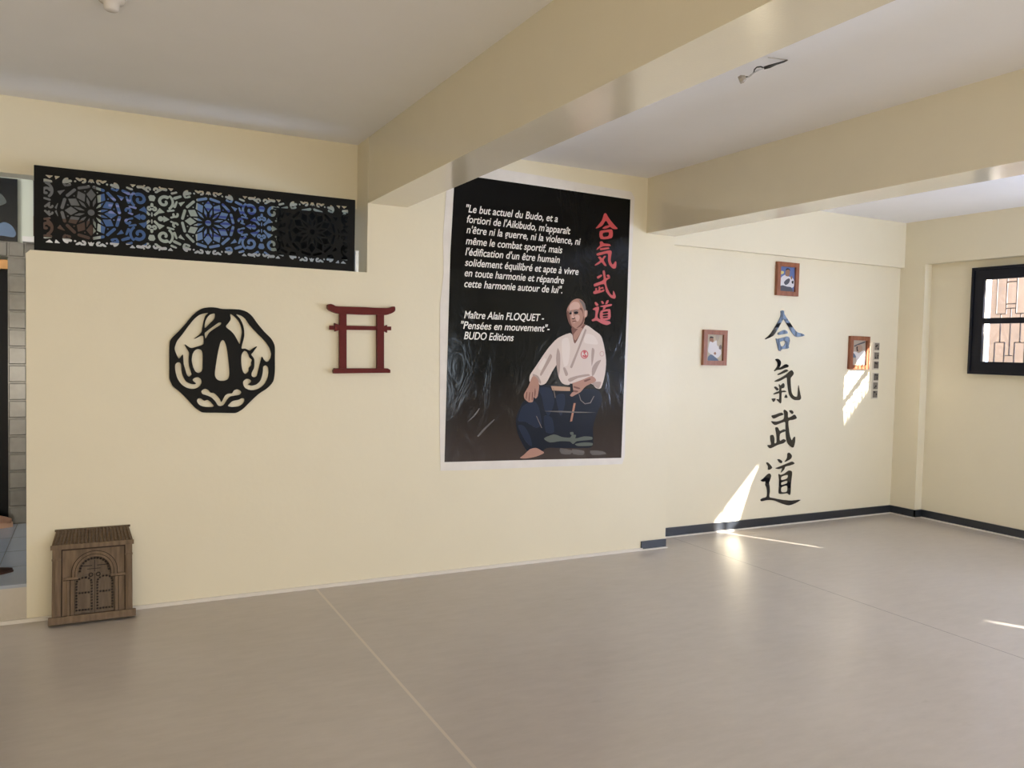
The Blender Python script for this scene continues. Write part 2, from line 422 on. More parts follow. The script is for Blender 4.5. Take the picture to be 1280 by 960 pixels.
# mirror mosaic pillar and lintel
def mosaic(x0, x1, z0, z1, step, horiz):
    mb = MB()
    n = max(1, round(((x1-x0) if horiz else (z1-z0))/step))
    for i in range(n):
        if horiz: a, b, c, d = x0+(x1-x0)*i/n, x0+(x1-x0)*(i+1)/n, z0, z1
        else: a, b, c, d = x0, x1, z0+(z1-z0)*i/n, z0+(z1-z0)*(i+1)/n
        g = 0.0008; e = 0.009; y0 = YB-0.010; y1 = YB
        # chamfered tile
        v = [mb.bm.verts.new(p) for p in ((a+g, y1, c+g), (b-g, y1, c+g), (b-g, y1, d-g), (a+g, y1, d-g), (a+g+e, y0, c+g+e), (b-g-e, y0, c+g+e), (b-g-e, y0, d-g-e), (a+g+e, y0, d-g-e))]
        for f in ((4, 5, 6, 7), (0, 1, 5, 4), (1, 2, 6, 5), (2, 3, 7, 6), (3, 0, 4, 7), (3, 2, 1, 0)): mb.bm.faces.new([v[k] for k in f])
    mb.box(x0, x1, YB-0.004, YB+0.03, z0, z1)
    return mb
pil = empty('tiled_pillar', (-0.50, YB, ZS), 'narrow grey mirror-tiled pillar standing just inside the doorway at the far left', 'pillar')
mosaic(-0.555, -0.44, ZS, 2.12, 0.128, False).build('pillar_tiles', M_mosaic, pil)
lin = empty('tiled_lintel', (0.5, YB, 2.12), 'grey mirror-tiled band running across the top of the tiled pillar', 'lintel')
mosaic(-1.5, 2.6, 2.12, 2.225, 0.105, True).build('lintel_tiles', M_mosaic, lin)
# dark door beyond the pillar
dr = struct('door_1', MB().box(-1.5, -0.556, YB+0.05, YB+0.09, ZS, 2.03), mat('dark_glossy_door', (0.008, 0.008, 0.010), rough=0.3, spec=0.1))
struct('door_frame', MB().box(-1.5, -0.556, YB+0.02, YB+0.10, 2.035, 2.10), M_orange, dr)
struct('door_panel', MB().box(-1.45, -0.62, YB+0.035, YB+0.05, ZS+0.12, 1.0).box(-1.45, -0.62, YB+0.035, YB+0.05, 1.1, 1.92), M_dark, dr, bevel=0.006)

# ------------------------------------------------------------------ windows in the right wall
def make_window(name, w, prot=0.05, bars=(1.883, 1.934), fw=0.115, mull=()):
    y0, y1, z0, z1 = w; x0, x1 = (XR-prot, XR-prot+0.028) if prot > 0 else (XR, XR+0.05)
    g = struct(name, MB().box(x0+0.012, x0+0.016, y0+fw*0.6, y1-fw*0.6, z0+fw*0.6, z1-fw*0.6), M_glass)
    fr = MB()
    fr.box(x0, x1, y0, y0+fw, z0, z1).box(x0, x1, y1-fw, y1, z0, z1)
    fr.box(x0, x1, y0+fw, y1-fw, z1-fw, z1).box(x0, x1, y0+fw, y1-fw, z0, z0+fw)
    for m in mull: fr.box(x0, x1, m-0.04, m+0.04, z0+fw, z1-fw)
    struct('window_frame', fr, M_dark, g, bevel=0.008)
    if bars:
        b = MB().box(x0+0.004, x1-0.004, y0+fw, y1-fw, bars[0], bars[1])
        struct('glazing_bar', b, M_dark, g, bevel=0.006)
    if prot > 0:      # rebate that closes the frame against the wall
        lp = MB(); q = 0.03
        lp.box(x1, XR+0.006, y0, y0+q, z0, z1).box(x1, XR+0.006, y1-q, y1, z0, z1).box(x1, XR+0.006, y0+q, y1-q, z1-q, z1).box(x1, XR+0.006, y0+q, y1-q, z0, z0+q)
        struct('frame_rebate', lp, M_dark, g)
    # moulding on the outer edge of the frame
    e = MB(); t = 0.022
    e.box(x0-0.012, x0, y0, y0+t, z0, z1).box(x0-0.012, x0, y1-t, y1, z0, z1).box(x0-0.012, x0, y0+t, y1-t, z1-t, z1).box(x0-0.012, x0, y0+t, y1-t, z0, z0+t)
    struct('window_moulding', e, M_dark, g, bevel=0.004)
    return g
win1 = make_window('window_1', W1)
# iron grille outside the first window
gr = MB(); gx = XR+0.17; r = 0.0045
ya, yb, za, zb = W1[0], W1[1], W1[2], W1[3]
def hb(y0, y1, z): gr.box(gx-r, gx+r, y0, y1, z-r, z+r)
def vb(y, z0, z1): gr.box(gx-r, gx+r, y-r, y+r, z0, z1)
for z in (za+0.02, zb-0.02): hb(ya, yb, z)
yy = yb-0.10
while yy > ya+0.12:
    vb(yy, 1.98, zb); vb(yy-0.09, 1.98, zb); hb(yy-0.09, yy, 1.98)          # upper hanging rectangle
    vb(yy-0.045, 1.72, 1.98); hb(yy-0.09, yy, 1.72); vb(yy, za, 1.72); vb(yy-0.09, za, 1.72)
    hb(yy-0.18, yy-0.09, 2.27); hb(yy-0.18, yy-0.09, 2.07); hb(yy-0.18, yy-0.09, 2.03)
    vb(yy-0.135, 1.60, 2.03); hb(yy-0.165, yy-0.10, 1.60)
    yy -= 0.18
struct('window_grille', gr, M_iron, win1)
# unseen masks in the second and third windows, cut to shape the sun patches
def yz_prism(mb, pts, x0, x1):
    a = [mb.bm.verts.new((x0, y, z)) for y, z in pts]; b = [mb.bm.verts.new((x1, y, z)) for y, z in pts]; n = len(pts)
    mb.bm.faces.new(a); mb.bm.faces.new(b[::-1])
    for i in range(n): mb.bm.faces.new((a[i], b[i], b[(i+1) % n], a[(i+1) % n]))
    return mb
M_sunmask = mat('pale_sun_mask', (0.60, 0.55, 0.47), rough=0.9)
win2 = make_window('window_2', W2, prot=0.0, bars=None, fw=0.03)
cu2 = MB()
yz_prism(cu2, [(-4.60, 1.0), (-4.09, 1.0), (-4.09, 2.76), (-4.60, 2.76)], 7.170, 7.172)
yz_prism(cu2, [(-4.09, 1.0), (-3.08, 1.0), (-3.08, 2.76), (-3.20, 2.76), (-3.20, 2.44), (-3.36, 2.37), (-3.58, 2.18), (-3.87, 2.20), (-3.89, 2.50), (-3.93, 2.50), (-3.95, 2.28), (-4.05, 2.24), (-4.05, 1.94), (-4.09, 1.94)], 7.170, 7.172)
struct('sun_mask', cu2, M_sunmask, win2)
win3 = make_window('window_3', W3, prot=0.0, bars=None, fw=0.03)
cu3 = MB()
yz_prism(cu3, [(-7.25, 1.0), (-6.752, 1.0), (-6.752, 2.76), (-7.25, 2.76)], 7.170, 7.172)
yz_prism(cu3, [(-6.665, 1.0), (-6.60, 1.0), (-6.60, 2.76), (-6.705, 2.76), (-6.705, 2.5), (-6.668, 2.15)], 7.170, 7.172)
struct('sun_mask', cu3, M_sunmask, win3)

# outside world seen through the window
struct('outside_ground', MB().box(7.6, 60, -60, 40, -1.2, -1.0), M_ground)
bld = empty('neighbour_building', (13, 0, -1.0), 'peach rendered building seen outside through the barred window', 'building')
MB().box(11.3, 16, -3.5, 1.98, -1.0, 5.5).build('facade', M_peach, bld)
MB().box(11.22, 11.3, -3.5, 1.98, 4.2, 4.35).build('string_course', M_outwall, bld)
for y in (-1.6, 0.2):
    MB().box(11.27, 11.3, y, y+0.8, 0.9, 2.0).build('window', mat('brown_shutter', (0.30, 0.17, 0.12), rough=0.7), bld)
MB().box(11.5, 13.0, -10.6, -8.3, -1.0, 6.08).build('sun_blocker', M_outwall, None, label='plain pale block across the yard, unseen, added to cut off low sun', cat='building')  # unseen block added to cut the low sun at the first window
struct('wall_back_yard', MB().box(9.0, 11.28, 2.45, 2.65, -1.0, 5.5), M_outwall)

# ------------------------------------------------------------------ laser cut screen above the low wall
def lattice_mesh():
    res = 0.003; hw, hh = 0.8825, 0.2275
    us = np.arange(-hw-2*res, hw+3*res, res); vs = np.arange(-hh-2*res, hh+3*res, res)
    U, V = np.meshgrid(us, vs, indexing='ij')
    hole = np.full(U.shape, 1e3)             # distance to the union of holes (negative inside)
    def seg(ax, ay, bx, by, r, r2=None):
        r2 = r if r2 is None else r2
        dx, dy = bx-ax, by-ay; L = dx*dx+dy*dy+1e-12
        t = np.clip(((U-ax)*dx+(V-ay)*dy)/L, 0, 1)
        return np.hypot(U-ax-t*dx, V-ay-t*dy)-(r+(r2-r)*t)
    def pline(pts, r, r2=None):
        d = np.full(U.shape, 1e3); n = len(pts)-1; r2 = r if r2 is None else r2
        for i in range(n):
            d = np.minimum(d, seg(*pts[i], *pts[i+1], r+(r2-r)*i/n, r+(r2-r)*(i+1)/n))
        return d
    def circ(x, y, r): return np.hypot(U-x, V-y)-r
    def poly(pts):
        inside = np.zeros(U.shape, bool); d = np.full(U.shape, 1e3); n = len(pts)
        for i in range(n):
            (x0, y0), (x1, y1) = pts[i], pts[(i+1) % n]
            d = np.minimum(d, seg(x0, y0, x1, y1, 0))
            c = ((y0 > V) != (y1 > V))
            with np.errstate(divide='ignore', invalid='ignore'):
                xi = (x1-x0)*(V-y0)/(y1-y0+1e-15)+x0
            inside ^= c & (U < xi)
        return np.where(inside, -d, d)
    def spiral(cx, cy, r0, r1, a0, turns, w, w2=None, n=14):
        pts = []
        for i in range(n+1):
            t = i/n; a = a0+turns*2*math.pi*t; r = r0+(r1-r0)*t
            pts.append((cx+r*math.cos(a), cy+r*math.sin(a)))
        return pline(pts, w, w2)
    others = []
    roses = (-0.61, 0.0, 0.61); crosses = (-0.303, 0.305)
    rose_all = np.full(U.shape, 1e3); ring = np.full(U.shape, 1e3)
    for c in roses:
        h = circ(c, 0, 0.017)
        for k in range(12):
            a = math.radians(30*k); ca, sa = math.cos(a), math.sin(a)
            P = lambda r, w: (c+r*ca-w*sa, r*sa+w*ca)
            h = np.minimum(h, poly([P(0.064, 0), P(0.099, 0.0235), P(0.129, 0), P(0.099, -0.0235)]))
            a2 = a+math.radians(15); cb, sb = math.cos(a2), math.sin(a2)
            h = np.minimum(h, poly([(c+r*cb-w*sb, r*sb+w*cb) for r, w in ((0.030, 0), (0.058, 0.0074), (0.090, 0), (0.058, -0.0074))]))
            h = np.minimum(h, seg(c+0.141*math.cos(a2-0.17), 0.141*math.sin(a2-0.17), c+0.141*math.cos(a2+0.17), 0.141*math.sin(a2+0.17), 0.0080))
            h = np.minimum(h, circ(c+0.117*cb, 0.117*sb, 0.0042))
        rose_all = np.minimum(rose_all, h); ring = np.minimum(ring, circ(c, 0, 0.1575))
    for c in crosses:
        for sx in (-1, 1):
            others.append(circ(c+sx*0.046, 0, 0.0135))
            others.append(poly([(c+sx*0.062, 0.017), (c+sx*0.062, -0.017), (c+sx*0.092, 0)]))
            for sy in (-1, 1):
                others.append(poly([(c+sx*0.009, sy*0.020), (c+sx*0.016, sy*0.012), (c+sx*0.036, sy*0.030), (c+sx*0.066, sy*0.038), (c+sx*0.040, sy*0.060), (c+sx*0.028, sy*0.040)]))
                # big scrolls
                cx, cy = c+sx*0.066, sy*0.098
                a0 = math.pi/2-sx*math.pi*0.75 if sy > 0 else -math.pi/2+sx*math.pi*0.75
                others.append(spiral(cx, cy, 0.044, 0.044, (0.0 if sx > 0 else math.pi)-sy*sx*0.9, sy*sx*0.28, 0.0055))
                others.append(spiral(cx, cy, 0.030, 0.026, (0.0 if sx > 0 else math.pi)+sy*sx*1.1, sy*sx*0.34, 0.0085, 0.006))
                others.append(spiral(cx, cy, 0.026, 0.008, (math.pi if sx > 0 else 0.0)-sy*sx*0.1, sy*sx*0.55, 0.0075, 0.006))
                others.append(seg(c+sx*0.085, sy*0.048, c+sx*0.115, sy*0.054, 0.005, 0.004))
                others.append(spiral(c+sx*0.124, sy*0.030, 0.013, 0.010, sx*0.4, -sx*sy*0.6, 0.0052))
                others.append(seg(c+sx*0.102, sy*0.012, c+sx*0.120, sy*0.017, 0.0045, 0.0030))
                others.append(seg(c+sx*0.120, sy*0.075, c+sx*0.131, sy*0.104, 0.0060, 0.0040))
                others.append(seg(c+sx*0.121, sy*0.125, c+sx*0.150, sy*0.137, 0.0075, 0.0060))
        for sy in (-1, 1):
            others.append(spiral(c-0.013, sy*0.052, 0.010, 0.007, sy*math.pi/2, sy*0.75, 0.0042))
            others.append(spiral(c+0.013, sy*0.052, 0.010, 0.007, sy*math.pi/2, -sy*0.75, 0.0042))
            others.append(seg(c, sy*0.070, c, sy*0.078, 0.0075, 0.006))
            others.append(poly([(c-0.011, sy*0.097), (c+0.011, sy*0.097), (c+0.018, sy*0.118), (c+0.010, sy*0.128), (c-0.010, sy*0.128), (c-0.018, sy*0.118)]))
            others.append(seg(c, sy*0.012, c, sy*0.030, 0.0030, 0.0015))
            for sx in (-1, 1):     # border S scrolls over the cross units
                others.append(spiral(c+sx*0.020, sy*0.160, 0.012, 0.009, -sy*math.pi/2, sx*sy*0.75, 0.0048))
                others.append(pline([(c+sx*0.034, sy*0.158), (c+sx*0.052, sy*0.170), (c+sx*0.072, sy*0.168)], 0.0060, 0.0075))
                others.append(poly([(c+sx*0.085, sy*0.178), (c+sx*0.112, sy*0.178), (c+sx*0.100, sy*0.163)]))
                others.append(seg(c+sx*0.105, sy*0.150, c+sx*0.128, sy*0.158, 0.0055, 0.0045))
                others.append(circ(c+sx*0.040, sy*0.178, 0.004))
    for c in roses:
        for sy in (-1, 1):
            others.append(poly([(c-0.015, sy*0.164), (c-0.007, sy*0.182), (c+0.007, sy*0.182), (c+0.015, sy*0.164), (c+0.006, sy*0.168), (c, sy*0.162), (c-0.006, sy*0.168)]))
            for sx in (-1, 1):
                others.append(spiral(c+sx*0.040, sy*0.172, 0.011, 0.009, -sy*math.pi/2, -sx*sy*0.7, 0.0048))
                others.append(seg(c+sx*0.056, sy*0.172, c+sx*0.070, sy*0.180, 0.0060, 0.0045))
                others.append(circ(c+sx*0.078, sy*0.163, 0.0045))
                others.append(spiral(c+sx*0.112, sy*0.152, 0.021, 0.021, (0 if sx > 0 else math.pi)-sy*sx*0.9, sy*sx*0.36, 0.0050))
                others.append(seg(c+sx*0.100, sy*0.162, c+sx*0.120, sy*0.157, 0.0060, 0.0085))
                others.append(seg(c+sx*0.104, sy*0.142, c+sx*0.116, sy*0.136, 0.0060, 0.0040))
                others.append(poly([(c+sx*0.128, sy*0.110), (c+sx*0.162, sy*0.100), (c+sx*0.150, sy*0.082), (c+sx*0.142, sy*0.094)]))
    for e in (-1, 1):      # ends of the panel
        x = e*0.84
        for sy in (-1, 1):
            others.append(spiral(x, sy*0.100, 0.042, 0.042, (math.pi if e > 0 else 0)-e*sy*0.1-0.9, 0.32, 0.0055))
            others.append(spiral(x-e*0.014, sy*0.095, 0.019, 0.010, 0.4, 0.7, 0.0060))
            others.append(seg(x-e*0.008, sy*0.150, x-e*0.034, sy*0.148, 0.0095, 0.0075))
            others.append(poly([(x-e*0.012, sy*0.180), (x-e*0.045, sy*0.180), (x-e*0.030, sy*0.166)]))
            others.append(poly([(x-e*0.055, sy*0.180), (x-e*0.078, sy*0.180), (x-e*0.060, sy*0.163)]))
            others.append(seg(x-e*0.006, sy*0.056, x-e*0.030, sy*0.050, 0.0045))
            others.append(seg(x-e*0.010, sy*0.012, x-e*0.030, sy*0.034, 0.0045, 0.0030))
            others.append(spiral(x-e*0.034, sy*0.018, 0.010, 0.008, 0.0, e*0.6, 0.0042))
            others.append(poly([(x-e*0.056, sy*0.010), (x-e*0.070, sy*0.036), (x-e*0.062, sy*0.004)]))
    oth = np.full(U.shape, 1e3)
    for h in others: oth = np.minimum(oth, h)
    oth = np.maximum(oth-0.0014, -(ring-0.003))          # keep the rings whole
    inner = np.maximum(np.abs(U)-0.838, np.abs(V)-0.184)
    hole = np.maximum(np.minimum(rose_all, oth), inner)
    rect = np.maximum(np.abs(U)-hw, np.abs(V)-hh)
    S = np.minimum(-rect, hole)                   # > 0 solid
    nx, ny = S.shape
    bm = bmesh.new(); cache = {}
    T = 0.006
    def vert(key, u, v, side):
        k2 = (key, side)
        if k2 not in cache: cache[k2] = bm.verts.new((u, 0.0 if side == 0 else T, v))
        return cache[k2]
    pos = S > 0
    full = pos[:-1, :-1] & pos[1:, :-1] & pos[1:, 1:] & pos[:-1, 1:]
    anyp = pos[:-1, :-1] | pos[1:, :-1] | pos[1:, 1:] | pos[:-1, 1:]
    for j in range(ny-1):
        i = 0
        while i < nx-1:
            if full[i, j]:
                k = i
                while k+1 < nx-1 and full[k+1, j]: k += 1
                c = [((i, j), us[i], vs[j]), ((k+1, j), us[k+1], vs[j]), ((k+1, j+1), us[k+1], vs[j+1]), ((i, j+1), us[i], vs[j+1])]
                bm.faces.new([vert(*q, 0) for q in c]); bm.faces.new([vert(*q, 1) for q in reversed(c)])
                i = k+1; continue
            if anyp[i, j]:
                cs = [(i, j), (i+1, j), (i+1, j+1), (i, j+1)]; loop = []; cuts = []
                for a in range(4):
                    p, q = cs[a], cs[(a+1) % 4]; sp, sq = S[p], S[q]
                    if sp > 0: loop.append((p, us[p[0]], vs[p[1]]))
                    if (sp > 0) != (sq > 0):
                        t = sp/(sp-sq); key = ('e',)+(p+q if p < q else q+p)
                        it = (key, us[p[0]]+(us[q[0]]-us[p[0]])*t, vs[p[1]]+(vs[q[1]]-vs[p[1]])*t)
                        loop.append(it); cuts.append(it)
                if len(loop) >= 3:
                    try:
                        bm.faces.new([vert(*q, 0) for q in loop]); bm.faces.new([vert(*q, 1) for q in reversed(loop)])
                        if len(cuts) == 2:
                            a, b = cuts
                            bm.faces.new((vert(*a, 0), vert(*a, 1), vert(*b, 1), vert(*b, 0)))
                    except ValueError: pass
            i += 1
    bmesh.ops.recalc_face_normals(bm, faces=bm.faces)
    me = bpy.data.meshes.new('lattice_screen'); bm.to_mesh(me); bm.free()
    me.materials.append(M_tsuba)
    return me
lat = bpy.data.objects.new('lattice_screen', lattice_mesh()); COL.objects.link(lat)
lat.location = (0.585, 0.012, 2.2515)
put(lat, None, 'long black laser-cut screen with three rosettes standing on the low wall', 'screen')
brk = MB().box(1.476, 1.498, 0.02, 0.024, 2.024, 2.16).box(1.476, 1.480, 0.024, 0.05, 2.024, 2.16)
brk.build('angle_bracket', M_alu, None, label='small aluminium angle bracket at the lower right end of the black screen', cat='bracket')

# things in the back room
tp = empty('dark_picture', (-0.8, YB+0.02, 2.23), 'dark glossy picture leaning on the tiled lintel at the top left corner', 'picture')
MB().box(-1.25, -0.496, YB+0.005, YB+0.028, 2.23, 2.67).build('picture_board', mat('glossy_black_print', (0.006, 0.007, 0.010), rough=0.15), tp)
plate('printed_shape', [[(-0.66, 2.31), (-0.58, 2.36), (-0.53, 2.34), (-0.505, 2.29), (-0.52, 2.26), (-0.60, 2.265), (-0.68, 2.25)]], YB+0.0035, 0.001, mat('blue_grey_print', (0.10, 0.15, 0.24), rough=0.2), tp)
plate('printed_shape', [[(-0.66, 2.53), (-0.60, 2.56), (-0.56, 2.50), (-0.62, 2.47)]], YB+0.0035, 0.001, mat('grey_print', (0.07, 0.08, 0.08), rough=0.2), tp)
for (x0, x1, z0, z1, nm, c1, c2, lb) in ((0.03, 0.34, 2.24, 2.78, 'blue_poster', (0.10, 0.17, 0.36), (0.30, 0.33, 0.62), 'dark blue poster behind the left rosette of the cut screen'),
        (0.70, 1.26, 2.26, 2.72, 'blue_poster', (0.26, 0.37, 0.62), (0.10, 0.13, 0.45), 'light blue poster with dark lines behind the middle rosette of the cut screen')):
    t = empty(nm, ((x0+x1)/2, YB+0.03, z0), lb, 'poster')
    MB().box(x0, x1, YB+0.024, YB+0.030, z0, z1).build('poster_board', ink('print_'+lb[:5], c1, 0.25), t)
    mk = MB()
    for k in range(6):
        zz = z1-0.09-0.05*k
        mk.box(x0+0.05, x1-0.05-0.03*(k % 3), YB+0.0232, YB+0.024, zz, zz+0.018)
    mk.build('printed_lines', ink('lines_'+lb[:5], c2, 0.25), t)
gc = empty('grey_panel', (-0.17, YB+0.02, 2.3), 'dark grey panel behind the left rosette of the cut screen', 'cloth')  # flat dark grey panel, brown along its lower part
MB().box(-0.40, 0.0, YB+0.012, YB+0.020, 2.42, 2.80).build('cloth', mat('dark_grey_panel', (0.13, 0.125, 0.12), rough=0.9), gc)
MB().box(-0.40, -0.02, YB+0.010, YB+0.020, 2.28, 2.42).build('lower_panel', mat('brown_panel', (0.085, 0.050, 0.035), rough=0.9), gc)
MB().box(-0.46, 2.4, YB-0.09, YB+0.03, 2.226, 2.262).build('lit_lintel_strip', M_plastic, None, bevel=0.004, label='long white strip behind the cut screen, added for the lit top of the tiled lintel', cat='ledge')  # white strip added to give the brightly lit band along the lintel
bn = empty('black_banner', (1.6, YB+0.02, 2.7), 'black cloth banner hanging behind the right end of the cut screen', 'banner')
def banner_mesh():
    mb = MB(); n = 30; rows = []
    for i in range(n+1):
        x = 1.30+0.66*i/n; y = YB+0.0+0.012*math.sin(i*0.9)
        rows.append([mb.bm.verts.new((x, y, z)) for z in (2.275, 2.45, 2.64)])
    for a, b in zip(rows, rows[1:]):
        for k in range(2): mb.bm.faces.new((a[k], b[k], b[k+1], a[k+1]))
    bmesh.ops.solidify(mb.bm, geom=mb.bm.faces[:], thickness=0.004)
    return mb
banner_mesh().build('cloth', M_blackfab, bn, smooth=True)
MB().tube([(1.27, YB+0.0, 2.645), (1.99, YB+0.0, 2.645)], 0.008).build('rod', M_blackfab, bn)
# slipper and sandal
sl = empty('slipper', (-0.64, 1.56, ZS), 'pale peach slipper with red lining beside the foot of the tiled pillar', 'slipper')
def sole(cx, cy, L, w, z0, z1, rot, toe=1.0):
    pts = []
    for k in range(28):
        a = 2*math.pi*k/28; x = math.cos(a); y = math.sin(a)
        ww = w*(0.85+0.15*x) * (1 if x < 0.3 else 1-(x-0.3)*0.35*toe)
        px, py = x*L/2, y*ww/2
        pts.append((cx+px*math.cos(rot)-py*math.sin(rot), cy+px*math.sin(rot)+py*math.cos(rot)))
    mb = MB(); a = [mb.bm.verts.new((x, y, z0)) for x, y in pts]; b = [mb.bm.verts.new((x, y, z1)) for x, y in pts]
    mb.bm.faces.new(a[::-1]); mb.bm.faces.new(b)
    for k in range(28): mb.bm.faces.new((a[k], a[(k+1) % 28], b[(k+1) % 28], b[k]))
    return mb
sole(-0.64, 1.56, 0.24, 0.09, ZS, ZS+0.035, 0.15).build('sole', M_peachfab, sl, bevel=0.006)
sole(-0.64, 1.56, 0.21, 0.07, ZS+0.035, ZS+0.055, 0.15).build('lining', M_redfab, sl, bevel=0.004)
up = MB(); n = 10; rows = []
for i in range(n+1):
    t = i/n; x = -0.66+0.13*t; wv = 0.046*(1-0.55*t*t); hgt = 0.062*(1-0.55*t*t)
    rows.append([up.bm.verts.new((x, 1.562+0.15*(x+0.64)+wv*math.cos(math.pi*k/8), ZS+0.03+hgt*math.sin(math.pi*k/8))) for k in range(9)])
for a, b in zip(rows, rows[1:]):
    for k in range(8): up.bm.faces.new((a[k], b[k], b[k+1], a[k+1]))
bmesh.ops.solidify(up.bm, geom=up.bm.faces[:], thickness=0.005)
up.build('upper', M_peachfab, sl, smooth=True)
sn = empty('leather_slipper', (-0.52, 0.27, ZS), 'dark brown leather slipper with pointed toe on the raised tile step', 'slipper')
sole(-0.545, 0.245, 0.27, 0.085, ZS, ZS+0.012, 0.35, 1.9).build('sole', M_brown, sn, bevel=0.003)
up = MB(); rows = []
for i in range(n+1):
    t = i/n; d = -0.02+0.15*t; wv = 0.040*(1-0.92*t**2.2); hgt = 0.045*(1-0.75*t)
    cx, cy = -0.545+d*math.cos(0.35), 0.245+d*math.sin(0.35)
    rows.append([up.bm.verts.new((cx-wv*math.cos(math.pi*k/8)*math.sin(0.35), cy+wv*math.cos(math.pi*k/8)*math.cos(0.35), ZS+0.012+hgt*math.sin(math.pi*k/8))) for k in range(9)])
for a, b in zip(rows, rows[1:]):
    for k in range(8): up.bm.faces.new((a[k], b[k], b[k+1], a[k+1]))
bmesh.ops.solidify(up.bm, geom=up.bm.faces[:], thickness=0.004)
up.build('upper', M_brown, sn, smooth=True)

# ------------------------------------------------------------------ sword guard wall ornament
Z = zoomer(190, 370, 6.0, -0.012)
TS = [
 [(132,350),(150,315),(200,265),(250,210),(300,150),(340,115),(380,93),(430,85),(480,87),(530,97),(600,98),(660,102),(710,118),(750,150),(790,205),(840,265),(890,315),(912,350),(922,385),(922,470),(922,560),(915,620),(900,655),(860,695),(800,735),(740,790),(690,840),(650,868),(620,878),(500,876),(380,873),(345,855),(310,825),(260,770),(210,720),(160,680),(138,640),(130,610),(130,480)],
 [(530,330),(545,340),(560,380),(572,460),(582,560),(580,600),(568,625),(545,635),(510,635),(485,622),(472,595),(474,555),(488,460),(502,390),(515,345)],
 [(345,398),(370,405),(380,430),(380,540),(372,565),(350,577),(325,565),(308,530),(298,480),(305,435),(322,408)],
 [(690,413),(710,418),(725,440),(732,460),(750,480),(745,500),(745,520),(728,540),(725,565),(705,583),(690,578),(675,545),(669,490),(672,440)],
 [(420,127),(400,150),(388,190),(378,240),(370,275),(318,322),(380,295),(388,330),(388,360),(370,370),(330,382),(295,390),(270,378),(245,362),(262,395),(278,425),(276,470),(278,520),(290,560),(297,590),(278,605),(262,590),(250,550),(238,510),(232,440),(215,460),(200,468),(185,440),(170,400),(175,370),(190,335),(230,285),(270,230),(315,175),(360,140)],
 [(472,132),(468,170),(440,200),(398,240),(398,200),(412,165),(435,140)],
 [(520,200),(515,215),(470,245),(430,275),(402,318),(395,280),(410,265),(450,235),(500,200)],
 [(588,135),(620,155),(650,190),(668,230),(675,270),(668,320),(658,360),(640,330),(620,295),(595,265),(555,230),(575,200),(590,175)],
 [(632,138),(670,148),(700,170),(730,215),(780,270),(840,330),(880,385),(895,430),(890,465),(875,490),(855,492),(838,475),(825,455),(815,490),(805,530),(795,570),(787,600),(770,610),(748,600),(748,575),(765,540),(768,500),(765,470),(745,440),(755,425),(788,378),(745,402),(735,410),(700,395),(672,393),(680,350),(692,300),(690,250),(680,210),(660,170)],
 [(192,498),(210,500),(220,520),(222,560),(232,600),(255,640),(290,658),(320,662),(330,655),(312,640),(305,628),(320,614),(345,610),(368,625),(372,650),(360,675),(330,693),(300,697),(260,688),(220,660),(190,615),(175,560),(175,515)],
 [(855,520),(872,535),(876,570),(868,615),(845,660),(810,690),(765,706),(730,704),(700,690),(685,665),(685,640),(705,623),(728,624),(745,638),(735,655),(722,665),(750,672),(785,662),(812,635),(825,600),(832,560),(835,530)],
 [(370,715),(385,700),(405,697),(425,708),(440,725),(465,728),(490,750),(510,775),(519,795),(530,780),(550,745),(575,732),(600,730),(615,708),(640,700),(665,712),(670,728),(655,742),(620,748),(585,757),(560,785),(540,815),(518,826),(495,820),(475,790),(445,760),(410,745),(380,735)],
 [(345,770),(365,767),(390,785),(415,780),(440,795),(465,825),(455,832),(400,832),(365,822),(345,805),(337,785)],
 [(570,825),(580,810),(605,788),(650,778),(670,768),(690,770),(695,785),(680,810),(650,828),(600,833)]]
plate('sword_guard_ornament', [Z(l) for l in TS], -0.013, 0.012, M_tsuba, label='large black openwork sword guard ornament hung on the cream wall', cat='wall ornament')

# ------------------------------------------------------------------ red torii wall ornament
Z = zoomer(390, 370, 8.727, -0.025)
to = empty('torii_ornament', (1.51, 0.0, 1.38), 'dark red wooden torii gate ornament hung between the sword guard and the poster', 'wall ornament')
def pr(name, pts, y0, y1, mtl, parent, bevel=0.0): return MB().prism(pts, y0, y1).build(name, mtl, parent, bevel=bevel)
pr('top_beam', catmull(Z([(168,130),(170,98),(195,87),(225,95),(255,112),(400,118),(560,122),(700,130),(840,130),(880,115),(898,120),(900,160),(870,185),(800,208),(720,206),(560,205),(380,198),(280,192),(220,172),(185,155)]), 3), -0.040, -0.002, M_torii, to, 0.002)
pr('post', Z([(300,190),(375,195),(375,792),(300,792)]), -0.032, -0.006, M_torii, to, 0.003)
pr('post', Z([(708,200),(783,200),(783,792),(708,792)]), -0.032, -0.006, M_torii, to, 0.003)
pr('tie_beam', Z([(193,322),(480,325),(865,333),(865,374),(480,371),(193,368)]), -0.024, -0.012, M_torii, to, 0.002)
for w in ([(245,295),(300,318),(300,370),(250,388)], [(818,315),(782,330),(782,380),(818,400)]):
    pr('wedge', Z(w), -0.030, -0.008, M_torii, to, 0.0015)
pr('base_beam', Z([(230,812),(245,789),(820,789),(847,805),(847,838),(500,841),(235,845)]), -0.040, -0.002, M_torii, to, 0.003)

